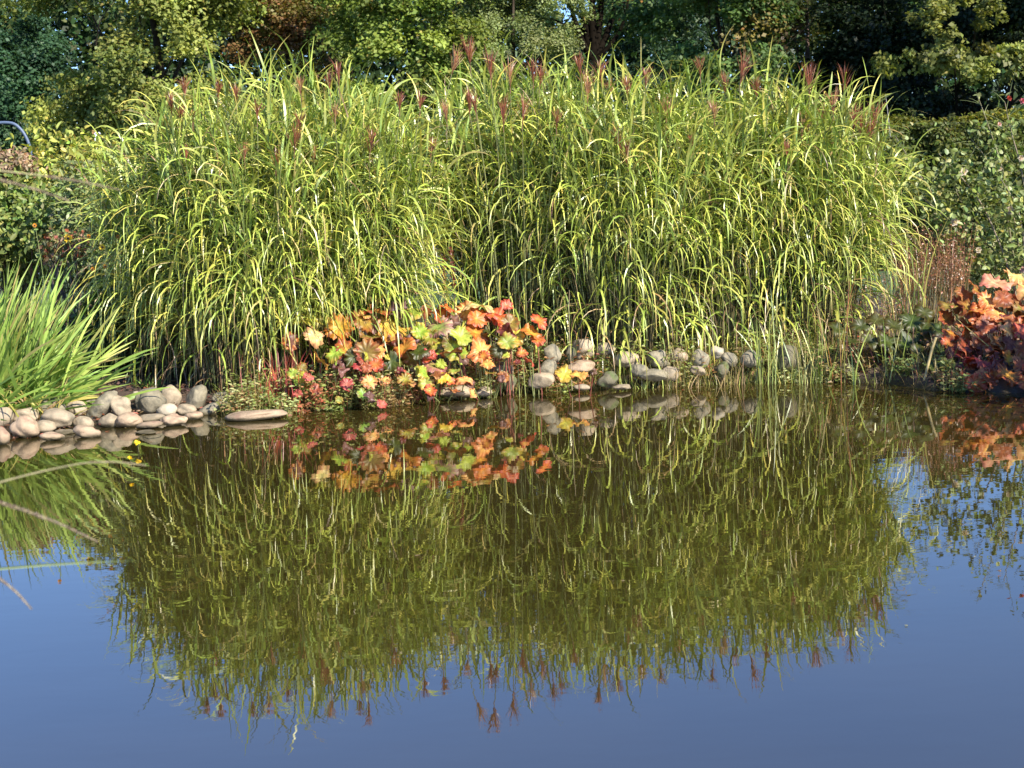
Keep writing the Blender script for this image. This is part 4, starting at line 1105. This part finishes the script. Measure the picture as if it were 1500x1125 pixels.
def single_stem(name, label, cat, pts, Y, r0_, r1_, col, spikes=None, leafs=0, seed=0, spike_col=None):
    rng = np.random.default_rng(500 + seed)
    P = np.array([at(x, y, Y if np.isscalar(Y) else Y[i]) for i, (x, y) in enumerate(pts)])
    s = np.linspace(0, len(P) - 1, 14)
    Q = np.stack([np.interp(s, np.arange(len(P)), P[:, k]) for k in range(3)], -1)
    for _ in range(2): Q[1:-1] = (Q[:-2] + 2 * Q[1:-1] + Q[2:]) / 4
    t = thing(name, label, cat, Q[0])
    A = Acc(); V, Fc = tubes(Q[None], np.linspace(r0_, r1_, 14)[None], 6); A.add(V, Fc, col); A.build('stem', M_STEM, t)
    if spikes:
        n = spikes
        q = rng.uniform(.45, 1, n) * 13; i0 = np.minimum(q.astype(int), 12); f_ = (q - i0)[:, None]
        Pp = Q[i0] * (1 - f_) + Q[i0 + 1] * f_ + rng.normal(size=(n, 3)) * .010
        V, Fc, C = quads(Pp, rng.normal(size=(n, 3)), .018 * rng.uniform(.6, 1.3, n), pick(rng, spike_col, n), rng); A = Acc(); A.add(V, Fc, C); A.build('flower_spike', M_LEAF, t)
    return t
SP = [(3, (.20, .035, .03)), (1, (.30, .08, .05))]
single_stem('seed_spike', 'dark red seed spike before the dark gap, left one of the close pair', 'plant', [(652, 470), (651, 420), (650, 375)], 13.3, .003, .002, (.2, .05, .04), 160, seed=1, spike_col=SP)
single_stem('seed_spike', 'dark red seed spike before the dark gap, right one of the close pair', 'plant', [(668, 470), (665, 420), (660, 362)], 13.3, .003, .002, (.2, .05, .04), 160, seed=2, spike_col=SP)
single_stem('seed_spike', 'thick dark red seed spike above the brown curled umbrella leaf', 'plant', [(563, 450), (566, 410), (570, 378)], 13.35, .004, .002, (.2, .05, .04), 260, seed=3, spike_col=SP)
single_stem('seed_spike', 'short dark red seed spike left of the thick one', 'plant', [(553, 455), (553, 420), (555, 372)], 13.4, .003, .002, (.2, .05, .04), 120, seed=4, spike_col=SP)
single_stem('dry_stalk', 'thin pale stalk rising straight from the water before the upright pale rock', 'stalk', [(838, 572), (836, 520), (833, 470), (834, 425)], 12.8, .0030, .0018, (.36, .28, .16), seed=5)
single_stem('dry_stalk', 'thin reddish stalk in front of the red umbrella leaves', 'stalk', [(752, 580), (751, 540), (748, 490), (745, 450)], 12.75, .0032, .0022, (.38, .20, .12), seed=6)
single_stem('broken_cane', 'thick broken tan cane leaning out of the water', 'cane', [(1350, 571), (1357, 545), (1364, 515), (1371, 494)], 12.4, .010, .012, (.36, .28, .12), seed=7)
single_stem('dry_stalk', 'reddish brown upright stalk left of the broken cane', 'stalk', [(1334, 566), (1334, 540), (1337, 505), (1338, 480)], 12.9, .006, .004, (.26, .14, .07), seed=8)
single_stem('grass_stalk', 'single yellow stalk lying across the red umbrella leaves', 'stalk', [(1455, 513), (1430, 492), (1400, 466)], 12.55, .004, .003, (.40, .30, .08), seed=9)

# ------------------------------------------------------------------ roses
def rose_bush():
    rng = np.random.default_rng(611)
    Y = 14.9
    X = at(1470, 470, Y)[0]; g = float(gz(X, Y))
    t = thing('rose_bush', 'arching rose bush with grey green leaves and cream blooms at the right edge', 'rose bush', (X, Y, g))
    canes = [[(1478, 440), (1440, 395), (1405, 345), (1370, 290), (1330, 230), (1312, 200)], [(1490, 450), (1440, 385), (1400, 330), (1345, 285), (1320, 262)],
             [(1490, 440), (1470, 370), (1440, 300), (1405, 255), (1375, 225)], [(1500, 440), (1490, 340), (1470, 250), (1450, 190), (1432, 140)],
             [(1510, 440), (1510, 330), (1495, 240), (1480, 190), (1472, 150)], [(1500, 450), (1455, 390), (1420, 360), (1385, 320), (1350, 305)],
             [(1520, 430), (1530, 300), (1525, 200), (1510, 140)], [(1510, 450), (1480, 400), (1450, 360), (1425, 330), (1400, 280), (1395, 262)], [(1530, 440), (1545, 320), (1560, 230)],
             [(1495, 450), (1478, 330), (1465, 265), (1440, 225), (1420, 200)], [(1500, 450), (1500, 350), (1490, 300), (1465, 260)], [(1460, 430), (1430, 380), (1400, 352), (1370, 345)]]
    A = Acc(); Ls = []
    for k, c in enumerate(canes):
        yo = rng.uniform(-.3, .3)
        P = np.array([at(x, y, Y + yo) for x, y in c])
        s = np.linspace(0, len(P) - 1, 16)
        Q = np.stack([np.interp(s, np.arange(len(P)), P[:, j]) for j in range(3)], -1)
        Q[1:-1] = (Q[:-2] + 2 * Q[1:-1] + Q[2:]) / 4
        Q = np.concatenate([[[X + (Q[0, 0] - X) * .5, Y + yo * .4, g - .03]], Q])
        V, Fc = tubes(Q[None], np.linspace(.011, .003, 17)[None], 6); A.add(V, Fc, (.17, .15, .07) if k % 2 else (.22, .17, .11))
        for q in Q[3:]:
            for _ in range(int(rng.uniform() < .75) + 1):
                e_ = q + rng.normal(size=3) * np.array([.12, .12, .10]) + np.array([0, -.04, .03])
                V, Fc = tubes(curve(q, e_, (0, 0, .01), 4)[None], np.linspace(.003, .0015, 4)[None], 4); A.add(V, Fc, (.15, .18, .06))
                Ls.append(q + (e_ - q) * .5); Ls.append(e_)
    A.build('cane', M_STEM, t)
    Ls = np.array(Ls); Ls = Ls[rng.uniform(size=len(Ls)) < np.where(Ls[:, 2] > 1.8, .38, .95)]
    n = len(Ls) * 5
    P = np.repeat(Ls, 5, 0) + rng.normal(size=(n, 3)) * .04
    nn = rng.normal(size=(n, 3)) * .6 + np.array([.2, -.3, .7])
    A = Acc()
    V, Fc, C = leaf6(P, rng.normal(size=(n, 3)) + np.array([0, -.2, -.2]), nn, .060 * rng.uniform(.6, 1.3, n), .046 * rng.uniform(.7, 1.2, n), pick(rng, [(5, (.20, .25, .075)), (4, (.30, .34, .14)), (2, (.09, .13, .03)), (.5, (.30, .30, .07))], n, .18))
    A.add(V, Fc, C); A.build('foliage', M_LEAF, t, smooth=False)
    for k, (px, py, r, col) in enumerate([(1398, 325, 15, 'w'), (1411, 252, 14, 'w'), (1375, 283, 10, 'y'), (1464, 182, 9, 'p'), (1479, 308, 16, 'w'), (1495, 232, 12, 'w'), (1434, 334, 12, 'y'), (1465, 247, 8, 'w'),
                                   (1498, 148, 12, 'r'), (1478, 144, 10, 'd'), (1433, 366, 12, 'w'), (1498, 395, 12, 'p')]):
        c = at(px, py, Y - .35); R = r / ppm(Y) * .46
        A = Acc()
        cc = {'w': (.62, .52, .40), 'y': (.55, .50, .20), 'p': (.66, .42, .38), 'r': (.60, .16, .20), 'd': (.34, .05, .03)}[col]
        for ring in range(3):
            m = 6 - ring
            az = np.arange(m) / m * 6.283 + ring * .5
            d = np.stack([np.cos(az) * (1 - ring * .28), -.35 - ring * .25 + 0 * az, np.sin(az) * (1 - ring * .28)], -1)
            V, Fc, C = leaf6(np.tile(c, (m, 1)) + rng.normal(size=(m, 3)) * R * .06, d, np.tile(np.array([0, -1.0, .3]), (m, 1)) + d * -.6, np.full(m, R * (1 - ring * .2)), np.full(m, R * .95), pick(rng, [(1, cc)], m, .12), .5, -.1)
            A.add(V, Fc, C)
        A.build('bloom', M_LEAF, t)
rose_bush()
single_stem('dead_twig', 'bare grey twig standing up at the right end of the tall grass', 'twig', [(1304, 200), (1302, 180), (1300, 160), (1297, 138)], 15.2, .005, .002, (.34, .32, .28), seed=11)

# ------------------------------------------------------------------ small flowers
def coneflower(label, px, py, Y, r, col, seed, group=None):
    rng = np.random.default_rng(seed)
    c = at(px, py, Y); g = float(gz(c[0], Y)); t = thing('coneflower', label, 'flower', (c[0], Y, g), group)
    R = r / ppm(Y)
    n = 12; az = np.arange(n) / n * 6.283
    d = np.stack([np.cos(az), -.25 + 0 * az, np.sin(az)], -1)
    A = Acc(); V, Fc, C = leaf6(np.tile(c, (n, 1)), d, np.tile(np.array([[.1, -1, .3]]), (n, 1)), np.full(n, R), np.full(n, R * .5), pick(rng, [(1, col)], n, .08), .1, .1); A.add(V, Fc, C); A.build('petals', M_LEAF, t)
    bm = bmesh.new(); bmesh.ops.create_icosphere(bm, subdivisions=2, radius=1.0)
    for v in bm.verts: v.co = (v.co.x * R * .3, v.co.y * R * .26, v.co.z * R * .3)
    V = np.array([v.co[:] for v in bm.verts]) + c + np.array([0, -.005, 0]); Fc = np.array([[v.index for v in f.verts] for f in bm.faces]); bm.free()
    A = Acc(); A.add(V, Fc, (.05, .02, .01)); A.build('seed_cone', M_STEM, t)
    A = Acc(); V, Fc = tubes(curve((c[0] + .02, Y + .05, g - .02), c + np.array([0, .01, 0]), (.03, 0, 0), 6)[None], np.full((1, 6), .003), 4); A.add(V, Fc, (.14, .18, .05)); A.build('stem', M_STEM, t)
coneflower('larger yellow coneflower with a dark centre left of the tall grass', 100, 349, 13.4, 7, (.75, .48, .02), 701)
coneflower('yellow coneflower against the dark edge of the tall grass', 150, 362, 13.1, 5.5, (.72, .50, .03), 702)
for k, (px, py) in enumerate([(130, 346), (173, 347), (136, 394), (154, 390), (51, 330)]):
    coneflower('tiny orange coneflower left of the tall grass', px, py, 13.2, 3.6, (.60, .24, .02), 703 + k, 'tiny orange coneflowers')

def water_flower(label, px, py, base_y, seed):
    rng = np.random.default_rng(seed)
    b = ground(px + 2, base_y, 0); c = at(px, py, b[1])
    t = thing('bladderwort', label, 'flower', b)
    A = Acc(); V, Fc = tubes(curve(b - np.array([0, 0, .05]), c, (.004, 0, 0), 5)[None], np.full((1, 5), .0016), 4); A.add(V, Fc, (.12, .12, .04)); A.build('stem', M_STEM, t)
    n = 7; A = Acc()
    V, Fc, C = leaf6(np.tile(c, (n, 1)), rng.normal(size=(n, 3)), rng.normal(size=(n, 3)) + np.array([0, -1, .5]), np.full(n, .022), np.full(n, .024), pick(rng, [(1, (.75, .52, .02))], n, .1)); A.add(V, Fc, C); A.build('petals', M_LEAF, t)
water_flower('yellow flower on a short stem above the water, nearer the camera of the two', 191, 672, 690, 711)
water_flower('yellow flower on a short stem close to the flat brown stone', 201, 648, 662, 712)

# ------------------------------------------------------------------ ground cover and litter
def ground_cover():
    rng = np.random.default_rng(801)
    A = Acc()
    n = 6500
    cl = np.concatenate([rng.uniform(345, 800, 130), rng.uniform(800, 1215, 55), rng.uniform(1215, 1380, 10)])
    ck = rng.integers(0, len(cl), n)
    px = cl[ck] + rng.normal(size=n) * 7
    X = (px - 750) / F * 12.9
    d = np.clip(rng.uniform(-.02, .75, len(cl))[ck] + rng.normal(size=n) * .05, -.04, .9)
    Y = shore(X) + d
    Z = np.maximum(gz(X, Y), -.01)
    # little stems with leaf pairs
    h = (.07 + .30 * rng.uniform(0, 1, len(cl)) ** 1.5)[ck] * rng.uniform(.4, 1.1, n)
    az = rng.uniform(0, 6.28, n); el = np.radians(rng.uniform(50, 88, n))
    pal = [(4, (.22, .27, .07)), (2, (.16, .22, .06)), (2, (.40, .40, .18)), (1.2, (.36, .10, .06)), (1, (.30, .18, .09))]
    cs = pick(rng, [(2, (.24, .22, .08)), (1, (.30, .10, .06))], n)
    V, Fc, C = blades(np.stack([X, Y, Z - .01], -1), az, el, h, np.full(n, .004), np.radians(rng.uniform(0, 40, n)), cs, cs, S=4, w0=.9, taper=4)
    A.add(V, Fc, C)
    Vr = V.reshape(n, 5, 2, 3).mean(2)
    m = 5
    k = np.repeat(np.arange(n), m); j = np.tile(np.arange(m) % 4 + 1, n)
    P = Vr[k, j]; N = len(P)
    az = rng.uniform(0, 6.28, N)
    V, Fc, C = leaf6(P, np.stack([np.cos(az), np.sin(az), rng.uniform(-.2, .6, N)], -1), np.tile([[0, -.4, 1.0]], (N, 1)) + rng.normal(size=(N, 3)) * .3, .034 * rng.uniform(.5, 1.5, N), .022 * rng.uniform(.6, 1.4, N), (pick(rng, pal, len(cl), .12)[ck][k] * .75 + pick(rng, pal, N, .15) * .25))
    A.add(V, Fc, C)
    # fine grass between
    n = 6000
    px = np.where(rng.uniform(size=n) < .55, rng.uniform(340, 1380, n), rng.uniform(790, 1200, n)); X = (px - 750) / F * 13; Y = shore(X) + rng.uniform(-.08, .9, n); Z = np.maximum(gz(X, Y), -.03)
    V, Fc, C = blades(np.stack([X, Y, Z - .01], -1), rng.uniform(0, 6.28, n), np.radians(rng.uniform(45, 90, n)), rng.uniform(.06, .42, n) * rng.uniform(.5, 1, n), rng.uniform(.002, .0055, n), np.radians(rng.uniform(0, 90, n)), pick(rng, RG + RS, n), pick(rng, RG + RS, n), S=5)
    A.add(V, Fc, C)
    o = A.build('ground_cover', M_LEAF, smooth=False)
    tag(o, 'low weeds and thin grass matted along the pond edge', 'ground cover', kind='stuff')
    A = Acc()
    n = 9000
    X = rng.uniform(-5, 5, n); Y = shore(X) + rng.uniform(.1, 2.6, n); Z = gz(X, Y)
    az = rng.uniform(0, 6.28, n)
    V, Fc, C = leaf6(np.stack([X, Y, Z + rng.uniform(.002, .03, n)], -1), np.stack([np.cos(az), np.sin(az), rng.normal(size=n) * .3], -1), np.tile([[0, -.3, 1.0]], (n, 1)) + rng.normal(size=(n, 3)) * .4, .05 * rng.uniform(.4, 1.3, n), .022 * rng.uniform(.4, 1.4, n), pick(rng, [(3, (.20, .10, .07)), (2, (.14, .07, .05)), (2, (.28, .18, .10)), (.7, (.30, .08, .04))], n, .2))
    A.add(V, Fc, C)
    o = A.build('leaf_litter', M_LEAF, smooth=False)
    tag(o, 'brown and reddish fallen leaves lying on the bank', 'leaf litter', kind='stuff')
ground_cover()

def floating_bits():
    rng = np.random.default_rng(820)
    A = Acc()
    n = 150
    X = rng.uniform(-3.8, 4.2, n); near = rng.uniform(size=n) < .72
    Y = np.where(near, shore(X) - np.abs(rng.normal(size=n)) * .5, rng.uniform(5, 12, n))
    az = rng.uniform(0, 6.28, n)
    V, Fc, C = leaf6(np.stack([X, Y, np.full(n, .003)], -1), np.stack([np.cos(az), np.sin(az), 0 * az], -1), np.tile([[0, 0, 1.0]], (n, 1)), .035 * rng.uniform(.25, 1.2, n), .016 * rng.uniform(.3, 1.3, n), pick(rng, [(3, (.30, .24, .12)), (2, (.20, .12, .06)), (1, (.40, .36, .14)), (.5, (.40, .10, .05))], n, .2), .1, -.02)
    A.add(V, Fc, C)
    tag(A.build('floating_litter', M_LEAF, smooth=False), 'tiny fallen leaves and seeds floating on the pond', 'floating litter', kind='stuff')
floating_bits()

# ------------------------------------------------------------------ out-of-focus grass heads close to the camera
def seed_head(label, pts, Y, r, seed, col=((3, (.21, .135, .11)), (2, (.15, .10, .085)), (1, (.30, .22, .17))), head=(0.0, 1.0), lead=None):
    rng = np.random.default_rng(900 + seed)
    P = np.array([at(x, y, Y) for x, y in pts])
    s = np.linspace(0, len(P) - 1, 24)
    Q = np.stack([np.interp(s, np.arange(len(P)), P[:, k]) for k in range(3)], -1)
    for _ in range(3): Q[1:-1] = (Q[:-2] + 2 * Q[1:-1] + Q[2:]) / 4
    root = np.array([Q[0, 0] - .9, Y - .25, 0.02])
    lead = curve(root, Q[0], (0, 0, .25), 8)
    t = thing('fountain_grass', label, 'grass head', root, 'blurred grass heads close to the camera')
    full = np.concatenate([lead[:-1], Q])
    A = Acc(); V, Fc = tubes(full[None], np.linspace(.0022, .0010, len(full))[None], 5); A.add(V, Fc, (.32, .28, .14)); A.build('stem', M_STEM, t)
    n = 1000
    q = (head[0] + (head[1] - head[0]) * rng.uniform(0, 1, n)) * 23; i0 = np.minimum(q.astype(int), 22); f_ = (q - i0)[:, None]
    C0 = Q[i0] * (1 - f_) + Q[i0 + 1] * f_
    ax = nrm(Q[np.minimum(i0 + 1, 23)] - Q[i0])
    sd = nrm(np.cross(ax, rng.normal(size=(n, 3))))
    rr = .7 * r * np.clip(1.2 - .7 * (q / 23), .3, 1)[:, None]
    A = Acc()
    V, Fc, C = leaf6(C0, ax * .9 + sd * .8, np.cross(ax, sd), rr[:, 0] * rng.uniform(.6, 1.3, n), np.full(n, .0011), pick(rng, col, n, .2)); A.add(V, Fc, C)
    A.build('seed_spike', M_PLUME, t)
seed_head('thick pinkish brown grass head crossing the reflection at the left edge', [(-30, 728), (30, 745), (90, 768), (142, 793)], 3.2, .010, 1)
seed_head('thin grass head rising then bending right near the yellow flowers', [(-20, 712), (50, 693), (120, 678), (170, 676), (214, 682)], 3.2, .005, 2, head=(.5, 1))
seed_head('pale pink grass head low at the left edge over blue water', [(-30, 820), (0, 848), (25, 868), (46, 892)], 3.0, .007, 4)
seed_head('brown grass head across the left shrub, lower of the two long ones', [(-40, 255), (7, 265), (55, 278), (100, 294)], 3.3, .009, 5)
seed_head('brown grass head across the left shrub, reaching towards the tall grass', [(-20, 248), (60, 257), (120, 266), (175, 278)], 3.4, .007, 6, head=(.35, 1))

def near_blade():
    rng = np.random.default_rng(950)
    Y = 3.2
    P = np.array([at(x, y, Y) for x, y in [(-60, 838), (0, 833), (60, 828), (120, 824), (200, 821)]])
    s = np.linspace(0, 4, 14); Q = np.stack([np.interp(s, np.arange(5), P[:, k]) for k in range(3)], -1)
    root = np.array([Q[0, 0] - .7, Y - .2, .02]); Q = np.concatenate([curve(root, Q[0], (0, 0, .2), 8)[:-1], Q])
    w = np.interp(np.linspace(0, 1, len(Q)), [0, .5, .8, 1], [.006, .006, .005, .0008]) / 2
    u = np.array([0, -.45, .9])
    V = np.stack([Q - u * w[:, None], Q + np.array([0, .002, 0]), Q + u * w[:, None]], 1)
    i = (np.arange(len(Q) - 1) * 3)[:, None]
    Fc = np.concatenate([i + np.array([[0, 3, 4, 1]]), i + np.array([[1, 4, 5, 2]])])
    A = Acc(); A.add(V.reshape(-1, 3), Fc, (.34, .40, .16)); o = A.build('wild_grass', M_SWORD, local=root)
    o.location = root
    tag(o, 'single pale green grass blade reaching in from the left over the water', 'grass blade')
near_blade()
